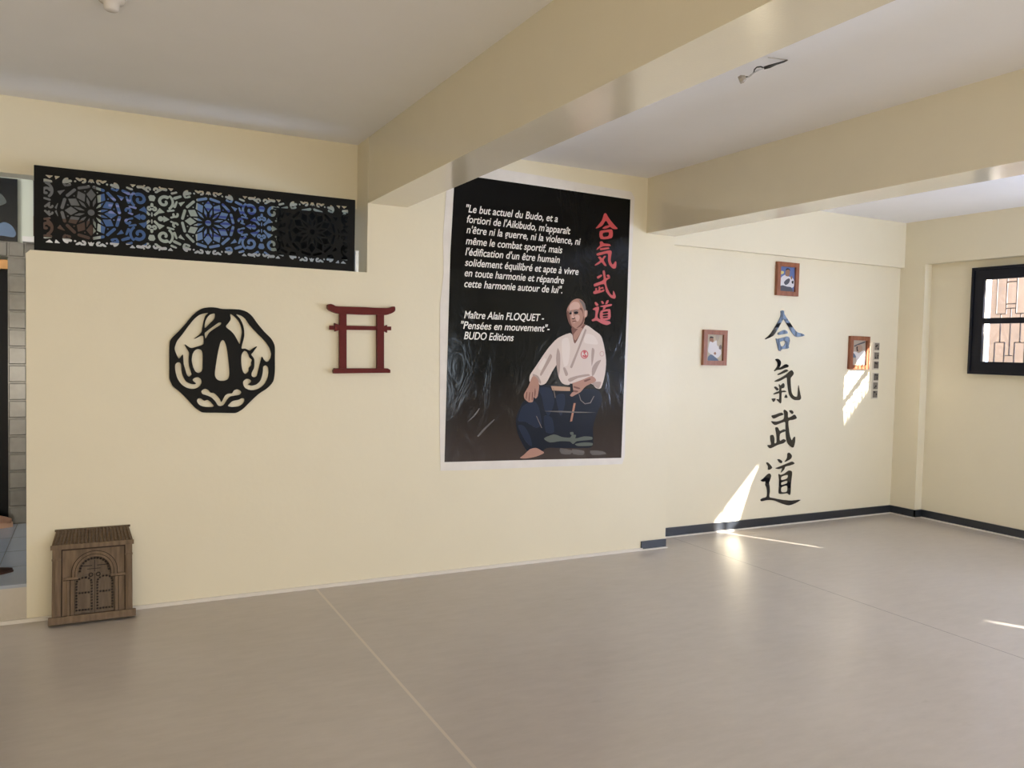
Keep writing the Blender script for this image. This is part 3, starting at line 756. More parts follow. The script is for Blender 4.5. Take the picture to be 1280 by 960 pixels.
# ------------------------------------------------------------------ carved wooden door plaque leaning on the wall
lean = math.radians(-13.0)
pq = empty('door_plaque', (-0.014, -0.110, 0.002), 'carved brown wooden plaque of an arched studded double door leaning on the wall', 'plaque')
pq.rotation_euler = (lean, 0, 0)
def pbuild(mb, name, mtl, parent=None, bevel=0.0, **kw):
    o = mb.build(name, mtl, None, bevel=bevel); o.parent = parent or pq
    return put(o, None, **kw)
hwid = 0.197
pbuild(MB().box(-hwid, hwid, -0.018, 0.0, 0.035, 0.42), 'back_board', M_plaque)
# base sill
pbuild(MB().box(-0.213, 0.213, -0.062, 0.0, 0.0, 0.038), 'base_sill', M_plaque, bevel=0.010)
def arc(cx, cz, r, a0, a1, n=20): return [(cx+r*math.cos(a0+(a1-a0)*i/n), cz+r*math.sin(a0+(a1-a0)*i/n)) for i in range(n+1)]
CXD, SPR, IMP = 0.008, 0.262, 0.240
M_groove = mat('stain_shade_groove', (0.032, 0.017, 0.009), rough=0.8)  # groove stain, darkened to put in relief shade that flat light lacks
sp = MB(); sp.prism([(CXD+0.100, 0.038), (0.160, 0.038), (0.160, 0.395)] + [(-0.150, 0.395), (-0.150, 0.038), (CXD-0.100, 0.038), (CXD-0.100, IMP), (CXD-0.083, IMP), (CXD-0.083, SPR)] + arc(CXD, SPR, 0.083, math.pi, 0)[1:-1] + [(CXD+0.083, SPR), (CXD+0.083, IMP), (CXD+0.100, IMP)], -0.034, -0.018)
pbuild(sp, 'arch_panel', M_plaque)
def band(r0, r1, y0, y1, mtl, name):
    mb = MB(); n = 26
    pr0 = [(CXD+r0, IMP)] + arc(CXD, SPR, r0, 0, math.pi, n) + [(CXD-r0, IMP)]
    pr1 = [(CXD+r1, IMP)] + arc(CXD, SPR, r1, 0, math.pi, n) + [(CXD-r1, IMP)]
    for i in range(len(pr0)-1): mb.prism([pr0[i], pr1[i], pr1[i+1], pr0[i+1]], y0, y1)
    bmesh.ops.remove_doubles(mb.bm, verts=mb.bm.verts, dist=1e-5)
    pbuild(mb, name, mtl)
band(0.0835, 0.094, -0.050, -0.034, M_plaque, 'arch_moulding')
band(0.097, 0.111, -0.045, -0.034, M_plaque, 'arch_moulding')
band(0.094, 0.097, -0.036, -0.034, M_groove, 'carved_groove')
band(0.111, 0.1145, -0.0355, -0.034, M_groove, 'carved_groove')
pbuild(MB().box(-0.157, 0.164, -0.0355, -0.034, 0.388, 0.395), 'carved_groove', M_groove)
for s in (-1, 1):
    x0, x1 = sorted((CXD+s*0.080, CXD+s*0.152))
    pbuild(MB().box(x0, x1, -0.056, -0.034, IMP-0.011, IMP+0.001), 'impost', M_plaque, bevel=0.003)
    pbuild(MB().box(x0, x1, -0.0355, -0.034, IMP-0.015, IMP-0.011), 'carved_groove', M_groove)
    for q0, q1 in ((0.101, 0.116), (0.120, 0.133)):
        a, b = sorted((CXD+s*q0, CXD+s*q1))
        pbuild(MB().box(a, b, -0.043, -0.034, 0.038, IMP-0.015), 'jamb_column', M_plaque, bevel=0.004)
    a, b = sorted((CXD+s*0.1165, CXD+s*0.1195))
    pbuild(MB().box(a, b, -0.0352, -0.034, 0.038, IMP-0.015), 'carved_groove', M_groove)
    a, b = sorted((s*0.152+0.004, s*0.158+0.004))
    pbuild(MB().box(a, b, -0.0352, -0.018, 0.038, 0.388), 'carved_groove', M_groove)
    a, b = sorted((s*0.158+0.004, s*hwid))
    pbuild(MB().box(a, b, -0.042, -0.018, 0.038, 0.395), 'pilaster', M_plaque, bevel=0.005)
    a, b = sorted((s*0.169+0.002, s*0.184+0.002))
    pbuild(MB().box(a, b, -0.050, -0.042, 0.05, 0.335), 'pilaster_rib', M_plaque, bevel=0.003)
    a, b = sorted((s*0.157+0.003, s*0.199))
    pbuild(MB().box(a, b, -0.052, -0.018, 0.337, 0.348), 'capital', M_plaque, bevel=0.002)
# cornice and tiled roof
pbuild(MB().box(-0.205, 0.205, -0.060, 0.0, 0.395, 0.420), 'cornice', M_plaque, bevel=0.004)
rf = MB()
v = [rf.bm.verts.new(p) for p in ((-0.200,-0.056,0.420),(0.200,-0.056,0.420),(0.200,0,0.420),(-0.200,0,0.420),(-0.180,-0.012,0.498),(0.180,-0.012,0.498),(0.180,0,0.498),(-0.180,0,0.498))]
for f in ((3,2,1,0),(4,5,6,7),(0,1,5,4),(1,2,6,5),(2,3,7,6),(3,0,4,7)): rf.bm.faces.new([v[i] for i in f])
roof = pbuild(rf, 'roof', M_plaque)
tl = MB(); nt_ = 21
for i in range(nt_):
    t = (i+0.5)/nt_; xb = -0.197+0.394*t; xt = -0.178+0.356*t
    for k in range(4):
        s0, s1 = k/4, (k+1)/4+0.03
        p0 = Vector((xb+(xt-xb)*s0, -0.058+0.044*s0, 0.420+0.076*s0)); p1 = Vector((xb+(xt-xb)*s1, -0.058+0.044*s1, 0.420+0.076*s1))
        tl.tube([p0, p1], [0.0075, 0.0055], 6)
pbuild(tl, 'roof_tiles', M_plaque2, roof)
pbuild(MB().tube([(-0.186, -0.012, 0.500), (0.188, -0.012, 0.500)], 0.006), 'roof_ridge', M_plaque2, roof)
# two door leaves with studs and ring knockers
dl = MB(); dl.prism([(CXD-0.100, 0.038), (CXD+0.100, 0.038), (CXD+0.100, IMP), (CXD+0.084, IMP), (CXD+0.084, SPR)] + arc(CXD, SPR, 0.084, 0, math.pi)[1:-1] + [(CXD-0.084, SPR), (CXD-0.084, IMP), (CXD-0.100, IMP)], -0.022, -0.0185)
pbuild(dl, 'door_recess', M_plaque2)
def stud(mb, x, y, z, r=0.0060): mb.lathe([(r, 0.0), (r*0.95, 0.003), (r*0.5, 0.0055)], (x, y, z), 'y', 8)
for s in (-1, 1):
    a, b = sorted((CXD+s*0.0012, CXD+s*0.097))
    lf = pbuild(MB().box(a, b, -0.027, -0.022, 0.040, 0.250), 'door_leaf', M_plaque2, bevel=0.0015)
    st = MB(); xc = CXD+s*0.051; pts = []
    for z in np.arange(0.061, 0.205, 0.0158): pts += [(xc-0.037, z), (xc+0.037, z)]
    for z in (0.061, 0.152): pts += [(xc+d, z) for d in (-0.022, -0.0073, 0.0073, 0.022)]
    pts += [(xc+0.037*math.cos(a2), 0.206+0.028*math.sin(a2)) for a2 in np.linspace(0.40, math.pi-0.40, 6)]
    for (x, z) in pts: stud(st, x, -0.027, z)
    pbuild(st, 'door_studs', M_stud, lf)
    rg = MB(); rr = 0.0095
    rg.tube([(CXD+s*0.018+rr*math.cos(q), -0.031, 0.246+rr*math.sin(q)) for q in np.linspace(0, 2*math.pi, 17)], 0.0027, 6)
    pbuild(rg, 'ring_knocker', M_stud, lf)
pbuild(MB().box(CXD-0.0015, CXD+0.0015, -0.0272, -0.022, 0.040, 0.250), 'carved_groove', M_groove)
ts = MB()
for a2 in np.linspace(0.05, math.pi-0.05, 15): stud(ts, CXD+0.072*math.cos(a2), -0.022, SPR+0.004+0.070*math.sin(a2), 0.0066)
ts.box(CXD-0.062, CXD-0.012, -0.0245, -0.022, 0.293, 0.298).box(CXD+0.012, CXD+0.058, -0.0245, -0.022, 0.293, 0.298).box(CXD-0.036, CXD+0.030, -0.0245, -0.022, 0.276, 0.280)
ts.box(CXD-0.002, CXD+0.002, -0.0245, -0.022, 0.262, 0.325)
pbuild(ts, 'arch_studs', M_stud)

# ------------------------------------------------------------------ black kanji on the recessed wall
YKJ = YK-0.006
Z1 = zoomer(950, 385, 16.0, YKJ); Z2 = zoomer(960, 445, 14.76, YKJ); Z3 = zoomer(930, 500, 6.857, YKJ)
HE = [[(415,60),(450,48),(480,62),(490,125),(540,205),(600,290),(660,380),(710,450),(760,490),(820,505),(893,540),(870,562),(800,575),(730,578),(690,555),(640,490),(590,410),(530,310),(470,225),(420,310),(370,400),(310,500),(260,560),(200,590),(150,612),(105,625),(110,608),(170,560),(230,490),(300,380),(360,275),(410,170),(418,110)],
 [(355,520),(365,495),(420,465),(485,437),(535,460),(560,492),(545,512),(450,528),(380,540)],
 [(318,612),(345,615),(400,605),(480,585),(545,568),(585,590),(598,640),(590,700),(575,760),(580,790),(560,812),(470,822),(430,830),(410,860),(385,858),(368,830),(345,730)],
 [(400,680),(440,662),(490,655),(505,690),(490,740),(455,770),(425,765),(408,725)]]
KI = [[(138,68),(165,50),(205,60),(235,95),(240,140),(225,190),(210,218),(250,200),(300,165),(340,150),(382,175),(370,205),(310,225),(240,250),(160,262),(125,282),(118,268),(150,225),(175,180),(178,130),(160,95)],
 [(180,335),(250,295),(330,247),(375,268),(340,295),(270,325),(190,352)],
 [(122,465),(170,435),(260,390),(350,330),(400,285),(440,262),(472,300),(470,340),(440,380),(420,410),(420,500),(428,600),(440,680),(470,730),(510,750),(545,745),(555,690),(560,600),(568,540),(580,610),(600,710),(612,770),(590,808),(540,815),(480,808),(430,770),(395,710),(375,620),(360,500),(352,405),(320,405),(250,445),(190,470),(135,475)],
 [(118,575),(145,563),(180,590),(200,615),(170,638),(140,610)],
 [(208,520),(235,545),(270,510),(290,500),(308,535),(300,580),(270,595),(250,600),(250,640),(300,635),(340,655),(300,668),(255,675),(250,760),(248,840),(235,875),(205,850),(165,810),(175,795),(210,800),(212,690),(160,700),(105,710),(115,690),(170,660),(212,645),(218,580),(208,550)],
 [(72,790),(138,782),(130,820),(105,848),(88,825)],
 [(310,770),(320,735),(338,710),(362,768)]]
BU = [[(238,135),(270,125),(320,108),(338,125),(300,140),(255,160)],
 [(235,182),(280,185),(340,165),(348,130),(342,95),(350,83),(375,105),(378,150),(410,140),(435,125),(453,155),(420,170),(382,180),(385,250),(395,310),(410,345),(425,325),(438,315),(438,360),(425,405),(405,402),(375,370),(362,320),(358,250),(355,190),(310,200),(265,215)],
 [(390,90),(410,88),(425,105),(415,120),(400,110)],
 [(270,240),(290,235),(308,265),(345,250),(356,268),(310,290),(308,350),(340,335),(360,348),(340,370),(290,385),(240,410),(218,412),(203,388),(235,382),(228,340),(228,305),(250,300),(262,330),(262,370),(282,362),(280,300)]]
DO = [[(192,540),(205,535),(230,560),(242,580),(225,595),(207,597),(208,570)],
 [(145,690),(170,670),(200,640),(220,630),(233,650),(222,690),(215,710),(220,740),(222,780),(218,830),(250,840),(330,855),(410,862),(485,855),(440,885),(385,903),(330,890),(260,862),(200,858),(150,868),(143,855),(160,842),(195,830),(200,790),(195,750),(185,730),(185,700),(160,700)],
 [(288,510),(305,508),(328,525),(322,542),(305,535)],
 [(375,460),(390,452),(410,475),(405,500),(380,518),(350,530),(370,500)],
 [(272,585),(320,565),(380,540),(415,528),(433,545),(400,560),(355,572),(345,595),(318,622),(330,585),(300,592)],
 [(298,635),(315,642),(350,630),(385,605),(410,612),(412,640),(403,720),(400,790),(392,815),(370,800),(330,805),(300,800),(302,740),(303,680)],
 [(322,658),(375,642),(372,672),(322,686)], [(322,706),(372,692),(370,714),(322,728)], [(322,748),(370,735),(370,785),(322,788)]]
for nm, zz, loops, lb in (('kanji_character', Z1, HE, 'topmost black kanji on the recessed wall, a roof over a box'),
                          ('kanji_character', Z2, KI, 'second black kanji from the top, with a long upturned hook'),
                          ('kanji_character', Z3, BU, 'third black kanji from the top, with a slanting hook stroke'),
                          ('kanji_character', Z3, DO, 'lowest black kanji on the recessed wall, with a long sweeping foot')):
    plate(nm, [zz(l) for l in loops], YK-0.0065, 0.006, M_kanji, label=lb, cat='lettering', group='black kanji on the recessed wall', smooth=3)

# ------------------------------------------------------------------ the big poster
PY = 0.0
po = empty('poster', (2.85, 0.0, 0.70), 'large black poster with white French text, red kanji and a seated man', 'poster')
sheet = [(2.085,0.712),(2.30,0.706),(2.60,0.703),(3.00,0.698),(3.40,0.692),(3.59,0.690),(3.612,0.75),(3.605,1.2),(3.612,1.9),(3.625,2.45),(3.632,2.72),(3.60,2.765),(3.2,2.775),(2.8,2.79),(2.4,2.80),(2.12,2.80),(2.085,2.60),(2.07,2.30),(2.078,2.05),(2.058,1.85),(2.064,1.4),(2.072,1.0)]
plate('sheet', [sheet], -0.003, 0.002, M_paper, po, smooth=1)
panel = [(2.112,0.770),(2.85,0.755),(3.578,0.738),(3.590,1.9),(3.592,2.706),(2.9,2.715),(2.145,2.722),(2.125,2.2),(2.118,1.5)]
pprint_ = plate('printed_panel', [panel], -0.0040, 0.0008, M_print, po, smooth=1)

font = None
def text_line(s, pa, pb, h_ref, shear=0.22):
    """one line of italic lettering from photo point pa (baseline start) to pb (baseline end)"""
    ya = -0.0052
    (x0, z0), (x1, z1) = W(*pa, ya), W(*pb, ya)
    cu = bpy.data.curves.new('text_line', 'FONT'); cu.body = s; cu.size = 1.0; cu.shear = shear; cu.offset = 0.012; cu.extrude = 0.0
    tmp = bpy.data.objects.new('tmp', cu); COL.objects.link(tmp)
    dg = bpy.context.evaluated_depsgraph_get(); dg.update()
    me = bpy.data.meshes.new_from_object(tmp.evaluated_get(dg))
    bpy.data.objects.remove(tmp); bpy.data.curves.remove(cu)
    xs = [v.co.x for v in me.vertices]; mn, mx = min(xs), max(xs)
    L = math.hypot(x1-x0, z1-z0); sx = L/(mx-mn); an = math.atan2(z1-z0, x1-x0)
    M = Matrix.Translation((x0, ya, z0)) @ Matrix.Rotation(-an, 4, 'Y') @ Matrix(((sx, 0, 0, 0), (0, 0, -1, 0), (0, h_ref, 0, 0), (0, 0, 0, 1))) @ Matrix.Translation((-mn, 0, 0))
    me.transform(M); me.materials.clear(); me.materials.append(M_white)
    o = bpy.data.objects.new('text_line', me); COL.objects.link(o)
    return put(o, po)
q = 4.7407
def TA(a, b): return (540+a/q, 200+b/q)
def TB(a, b): return (540+a/4, 360+b/4)
HT = 0.073
LINES = [('"Le but actuel du Budo, et a', TA(203,308), TA(745,368)), ("fortiori de l'Aikibudo, m'apparaît", TA(206,370), TA(820,440)),
 ("n'être ni la guerre, ni la violence, ni", TA(204,432), TA(880,504)), ('même le combat sportif, mais', TA(200,498), TA(772,553)),
 ("l'édification d'un être humain", TA(197,563), TA(757,611)), ('solidement équilibré et apte à vivre', TA(195,626), TA(868,681)),
 ('en toute harmonie et répandre', TA(193,688), TA(782,733)), ('cette harmonie autour de lui".', TA(191,752), TA(772,790)),
 ('Maître Alain FLOQUET -', TB(160,151), TB(560,166)), ('"Pensées en mouvement"-', TB(145,203), TB(588,219)), ('BUDO Editions', TB(160,255), TB(408,265))]
for s, a, b in LINES: text_line(s, a, b, HT)

# red kanji on the poster
PZ = -0.0050
Zr = zoomer(730, 255, 6.0, PZ)
RK = [
 [[(150,75),(165,70),(180,95),(205,130),(235,165),(252,185),(225,188),(195,170),(165,125),(140,160),(110,178),(88,182),(110,155),(135,120)], [(138,182),(160,165),(188,160),(192,172),(160,186)], [(118,205),(160,195),(205,190),(215,205),(208,255),(125,262)], [(142,218),(185,212),(182,240),(145,245)]],
 [[(118,285),(135,280),(150,295),(190,300),(200,315),(140,318),(95,345),(100,330),(120,310)], [(120,333),(185,325),(190,336),(125,346)], [(95,372),(140,358),(195,347),(208,360),(200,420),(215,455),(235,430),(243,440),(238,480),(215,482),(190,455),(180,420),(178,372),(130,382),(100,387)], [(150,390),(165,392),(148,420),(165,452),(168,465),(150,460),(132,437),(110,452),(82,462),(85,452),(115,430),(120,420),(105,398),(122,394),(136,408)]],
 [[(75,600),(135,577),(148,560),(140,505),(155,500),(165,555),(190,545),(195,555),(167,577),(172,620),(195,670),(215,685),(220,650),(238,690),(230,710),(200,700),(165,655),(150,600),(80,620)], [(170,535),(185,530),(195,545),(182,552)], [(98,545),(130,530),(135,540),(105,560)], [(72,655),(85,650),(85,634),(97,630),(98,648),(110,642),(109,622),(120,618),(122,628),(142,622),(146,634),(124,638),(125,650),(150,640),(150,655),(85,675),(70,670)]],
 [[(80,740),(90,735),(108,755),(100,765),(88,760)], [(65,790),(85,775),(110,770),(112,790),(102,830),(105,855),(135,868),(190,880),(200,895),(170,908),(130,895),(95,875),(65,880),(58,868),(80,855),(85,830),(85,800)], [(128,730),(140,728),(150,745),(138,750)], [(170,725),(185,722),(178,745),(160,752)], [(118,768),(160,757),(205,750),(208,762),(165,775),(155,788),(140,790),(145,775)], [(125,802),(190,787),(198,797),(195,863),(125,866)], [(142,810),(178,804),(178,818),(142,822)], [(142,830),(178,825),(178,838),(142,842)], [(142,849),(178,845),(178,853),(142,856)]]]
for loops in RK: plate('red_kanji', [Zr(l) for l in loops], -0.0052, 0.0006, M_red, po, smooth=3)

# the printed man, flat layers of ink on the sheet
I_gi = ink('ink_offwhite', (0.66, 0.56, 0.52)); I_gis = ink('ink_cloth_fold', (0.40, 0.31, 0.28)); I_gil = ink('ink_cloth_light', (0.73, 0.645, 0.61))
I_nv = ink('ink_navy', (0.006, 0.008, 0.017)); I_nv2 = ink('ink_navy_light', (0.014, 0.021, 0.045)); I_sk = ink('ink_skin', (0.42, 0.235, 0.185))
I_sk2 = ink('ink_skin_dark', (0.19, 0.090, 0.070)); I_skl = ink('ink_skin_light', (0.60, 0.40, 0.34)); I_tan = ink('ink_tan', (0.48, 0.31, 0.22)); I_gr = ink('ink_grey_green', (0.11, 0.125, 0.11))
I_bk = ink('ink_black', (0.004, 0.004, 0.005)); I_hair = ink('ink_grey_hair', (0.20, 0.17, 0.16)); I_or = ink('ink_scabbard', (0.40, 0.20, 0.14))
Zm = zoomer(540, 360, 4.0, PZ)
fig = plate('portrait_figure', [Zm([(535,490),(600,485),(640,490),(700,520),(760,505),(830,510),(850,560),(820,640),(805,700),(803,790),(740,800),(640,800),(575,800),(530,830),(480,820),(445,765),(425,710),(420,650),(440,600),(460,565),(520,540)])], -0.0050, 0.0006, I_nv, po, label='seated man in a pale jacket and dark wide trousers holding a sword')
lay = [0]
def layer(name, pts, m, lift, sm=3, holes=False):
    shapes = [pts] if holes else [[p] for p in (pts if isinstance(pts[0][0], tuple) else [pts])]
    for sh in shapes:
        put(plate(name, [Zm(p) for p in sh], -0.0050-0.0004*lift, 0.0004, m, None, smooth=sm), fig)
layer('trouser_fold', [[(530,500),(590,500),(612,560),(600,610),(580,640),(560,600),(548,540)], [(455,590),(510,565),(535,600),(548,680),(520,700),(470,670),(430,665),(440,620)], [(620,540),(660,530),(665,580),(645,640),(630,600)], [(430,690),(460,690),(490,740),(500,790),(470,770)], [(560,640),(600,650),(610,720),(570,720)]], I_nv2, 1)
layer('trouser_hem', [[(560,752),(610,732),(650,745),(690,748),(700,735),(720,735),(718,752),(760,742),(800,745),(800,758),(725,766),(705,780),(690,768),(640,766),(590,772)], [(690,722),(705,720),(708,732),(694,734)], [(715,780),(760,772),(802,775),(800,788),(730,790)]], I_gr, 1)
layer('foot', [(440,850),(458,835),(490,806),(520,800),(545,812),(560,825),(520,843),(470,852)], I_sk, 1)
layer('jacket', [(770,185),(815,215),(845,240),(860,290),(870,360),(865,430),(845,500),(820,500),(800,480),(735,470),(680,485),(650,475),(632,440),(628,380),(600,420),(570,475),(540,485),(525,462),(508,440),(495,470),(487,465),(490,435),(520,390),(560,330),(590,290),(630,250),(690,225),(710,240),(740,215)], I_gi, 2)
layer('jacket_fold', [[(628,300),(640,330),(640,400),(632,440),(624,400),(620,350)], [(680,455),(720,440),(780,430),(790,438),(730,450),(690,470)], [(800,400),(820,370),(845,360),(830,390),(812,430),(800,440)], [(590,330),(600,345),(570,400),(545,440),(540,430),(565,380)], [(655,400),(665,398),(680,430),(668,440)], [(800,300),(812,310),(806,360),(798,390),(796,340)], [(765,205),(772,212),(735,310),(700,400),(690,395),(725,310)], [(505,430),(530,440),(545,470),(540,480),(525,458),(505,442)], [(845,470),(835,500),(822,498),(800,478),(810,470)]], I_gis, 3)
layer('jacket_highlight', [[(650,260),(680,250),(690,300),(680,380),(660,390),(650,330)], [(770,230),(810,240),(830,280),(790,280),(760,270)], [(530,395),(560,350),(570,360),(545,410)]], I_gil, 3.5)
layer('neck', [(700,190),(765,180),(748,215),(715,278),(703,240)], I_sk2, 3)
layer('neck_light', [(706,235),(735,200),(752,205),(717,262)], I_sk, 4)
layer('head', [(685,85),(700,64),(725,53),(748,60),(765,82),(768,108),(777,115),(775,140),(764,150),(758,178),(738,203),(715,202),(697,187),(682,155),(673,125),(676,102)], I_sk, 5)
Zf = zoomer(690, 360, 9.6, PZ)
def face(name, pts, m, lift, sm=3):
    put(plate(name, [Zf(pts)], -0.0050-0.0004*lift, 0.0004, m, None, smooth=sm), fig)
face('face_shade', [(186,270),(205,300),(212,350),(222,410),(240,455),(270,478),(235,466),(205,425),(188,380),(176,330),(176,295)], I_sk2, 6)
face('face_shade', [(330,255),(352,270),(366,300),(372,345),(360,400),(330,445),(290,480),(325,470),(362,440),(380,400),(388,365),(376,335),(372,290),(362,250),(345,235)], I_sk2, 6)
face('forehead_light', [(205,225),(230,185),(270,165),(315,175),(335,215),(320,250),(280,255),(240,262),(212,268)], I_skl, 6)
face('cheek_light', [(268,335),(300,322),(325,330),(330,365),(312,400),(292,395),(280,365)], I_skl, 6)
face('eyebrow', [(205,285),(232,272),(236,282),(208,296)], I_hair, 7)
face('eyebrow', [(254,276),(285,262),(314,270),(310,280),(284,274),(258,288)], I_hair, 7)
face('eye_shadow', [(208,298),(232,290),(234,312),(212,318)], I_bk, 7)
face('eye_shadow', [(262,290),(290,280),(312,288),(306,308),(280,314),(264,308)], I_bk, 7)
face('nose', [(234,292),(248,290),(254,330),(268,352),(256,364),(238,362),(230,350)], I_skl, 7)
face('nose_shadow', [(236,362),(258,364),(270,352),(274,362),(258,374),(240,372)], I_bk, 8)
face('mouth', [(240,398),(262,392),(290,394),(284,404),(262,408),(244,408)], I_sk2, 7)
face('lower_lip', [(248,412),(266,410),(280,408),(272,418),(254,420)], I_skl, 7)
face('ear', [(392,275),(412,272),(416,300),(408,340),(396,352),(390,320)], I_skl, 6)
face('hair', [(328,140),(365,160),(394,198),(404,240),(402,268),(384,270),(372,235),(352,190),(330,160)], I_hair, 6)
layer('hand', [(505,440),(528,455),(535,490),(528,540),(518,553),(508,545),(504,568),(490,572),(478,568),(462,552),(460,530),(480,495),(492,465)], I_sk, 4)
layer('finger_line', [[(472,520),(476,520),(472,555),(468,552)], [(486,522),(490,522),(486,565),(482,565)], [(500,520),(504,522),(502,560),(498,560)], [(514,500),(518,520),(514,545),(511,540)]], I_sk2, 5)
layer('hand', [(800,440),(820,465),(770,490),(742,520),(715,535),(700,543),(690,536),(706,512),(698,480),(720,470),(760,455)], I_sk, 4)
layer('finger_line', [[(708,490),(740,500),(735,506),(708,498)], [(706,510),(730,515),(724,522),(704,518)], [(760,462),(790,452),(792,458),(764,470)]], I_sk2, 5)
layer('sword_hilt', [(594,490),(640,492),(690,496),(690,515),(640,514),(602,512)], I_tan, 4, 1)
layer('sword_guard', [(688,478),(702,478),(706,520),(692,522)], I_bk, 5, 1)
layer('scabbard', [(708,575),(718,576),(700,666),(690,668)], I_or, 4, 1)
layer('cord', [[(733,530),(736,530),(745,560),(765,577),(790,572),(808,540),(811,541),(793,576),(764,581),(742,562)], [(520,640),(523,640),(550,700),(547,700)], [(605,500),(608,500),(618,550),(614,548)]], I_hair, 4, 1)
cir = lambda cx, cy, r, n=24: [(cx+r*math.cos(2*math.pi*i/n), cy+1.15*r*math.sin(2*math.pi*i/n)) for i in range(n)]
layer('badge', [cir(762, 332, 19), cir(762, 332, 15)], M_red, 4, 1, True)
layer('badge_mark', [[(756,316),(766,314),(770,322),(764,326),(768,334),(774,338),(770,346),(760,346),(752,340),(756,334),(762,338),(764,334),(758,328)]], M_red, 4)
layer('sleeve_badge', [cir(849, 329, 11), cir(849, 329, 9)], mat('ink_faded_red', (0.48, 0.24, 0.22)), 4, 1, True)
# pale glossy creases rubbed into the print
layer('crease', [[(560,616),(640,614),(720,618),(820,622),(720,624),(640,621)], [(225,740),(260,700),(310,655),(312,660),(265,708),(232,744)], [(175,670),(205,640),(235,600),(238,604),(212,642)], [(640,800),(700,812),(690,832),(645,828)], [(700,805),(760,815),(755,835),(705,830)], [(790,812),(850,815),(870,830),(800,835)]], mat('ink_crease', (0.10, 0.085, 0.08), rough=0.25), 6, 2)

# ------------------------------------------------------------------ framed photographs on the recessed wall
def framed(px, label, art):
    (xa, za), (xb, zb) = px
    depth = 0.030
    t = empty('picture_frame', ((xa+xb)/2, YK, za), label, 'picture frame', 'wooden photo frames around the kanji')
    fw = 0.040; y0, y1 = YK-depth, YK-0.001
    fr = MB()
    # mitred bars
    A = [(xa, za), (xb, za), (xb, zb), (xa, zb)]; B = [(xa+fw, za+fw), (xb-fw, za+fw), (xb-fw, zb-fw), (xa+fw, zb-fw)]
    for i in range(4): fr.prism([A[i], A[(i+1) % 4], B[(i+1) % 4], B[i]], y0, y1)
    fr.build('frame', M_frame, t, bevel=0.003)
    w, h = xb-xa-2*fw, zb-za-2*fw
    base = MB().box(xa+fw-0.002, xb-fw+0.002, YK-0.012, YK-0.004, za+fw-0.002, zb-fw+0.002).build('photo', ink(art[0][0], art[0][1]), t)
    for i, (nm, m, pts) in enumerate(art[1:]):
        o = plate(nm, [[(xa+fw+a*w, za+fw+b*h) for a, b in pts]], YK-0.0125-0.0004*i, 0.0004, m, None, smooth=3)
        put(o, base)
    return t
p_white = ink('photo_white', (0.66, 0.64, 0.66)); p_grey = ink('photo_grey', (0.10, 0.10, 0.12)); p_skin = ink('photo_skin', (0.30, 0.17, 0.12)); p_pale = ink('photo_pale', (0.42, 0.36, 0.30))
p_yel = ink('photo_yellow', (0.60, 0.52, 0.22)); p_dk = ink('photo_dark', (0.03, 0.03, 0.035)); p_lb = ink('photo_slate', (0.13, 0.17, 0.24))
framed(((5.405, 2.092), (5.672, 2.392)), 'brown wooden frame above the top kanji, photo with a blue background',
  [('photo_blue', (0.13, 0.18, 0.38)), ('yellow_mark', p_yel, [(0.0,0.70),(0.12,0.68),(0.26,0.72),(0.28,0.80),(0.15,0.82),(0.0,0.78)]),
   ('jacket', p_white, [(0.0,0.2),(0.02,0.42),(0.15,0.58),(0.4,0.68),(0.6,0.62),(0.85,0.58),(0.98,0.45),(0.95,0.2),(0.5,0.12)]),
   ('face', p_skin, [(0.40,0.64),(0.38,0.80),(0.44,0.90),(0.56,0.92),(0.66,0.88),(0.68,0.74),(0.60,0.62)]), ('hair', p_dk, [(0.40,0.84),(0.42,0.92),(0.52,0.95),(0.66,0.92),(0.68,0.84),(0.62,0.90),(0.48,0.89)]),
   ('dark_sleeve', p_grey, [(0.30,0.36),(0.45,0.48),(0.62,0.54),(0.70,0.48),(0.62,0.34),(0.42,0.26)]), ('hand', p_skin, [(0.72,0.58),(0.80,0.66),(0.84,0.58),(0.80,0.50)]),
   ('trousers', p_grey, [(0.0,0.0),(0.0,0.16),(0.2,0.24),(0.5,0.20),(0.8,0.18),(0.9,0.0)]), ('sleeve_gap', p_dk, [(0.80,0.42),(0.92,0.46),(0.92,0.34),(0.84,0.34)])])
framed(((4.586, 1.454), (4.846, 1.757)), 'brown wooden frame left of the kanji, photo with a pale background',
  [('photo_cream', (0.50, 0.43, 0.33)), ('far_figure', p_pale, [(0.55,0.98),(0.62,0.75),(0.75,0.80),(0.80,0.98)]),
   ('jacket', p_white, [(0.12,0.35),(0.16,0.62),(0.25,0.74),(0.45,0.72),(0.62,0.78),(0.66,0.60),(0.85,0.50),(0.95,0.30),(0.80,0.15),(0.60,0.10),(0.30,0.25)]),
   ('face', p_skin, [(0.20,0.76),(0.18,0.86),(0.26,0.90),(0.38,0.88),(0.44,0.78),(0.40,0.70),(0.32,0.72)]), ('hair', p_dk, [(0.18,0.86),(0.24,0.93),(0.40,0.91),(0.42,0.86),(0.30,0.88)]),
   ('second_head', ink('photo_grey_hair', (0.22,0.18,0.16)), [(0.78,0.46),(0.80,0.58),(0.90,0.62),(0.96,0.52),(0.90,0.44)]), ('hands', p_skin, [(0.46,0.28),(0.55,0.34),(0.62,0.28),(0.56,0.22)]),
   ('trousers', p_lb, [(0.14,0.0),(0.12,0.14),(0.30,0.24),(0.52,0.16),(0.78,0.0)])])
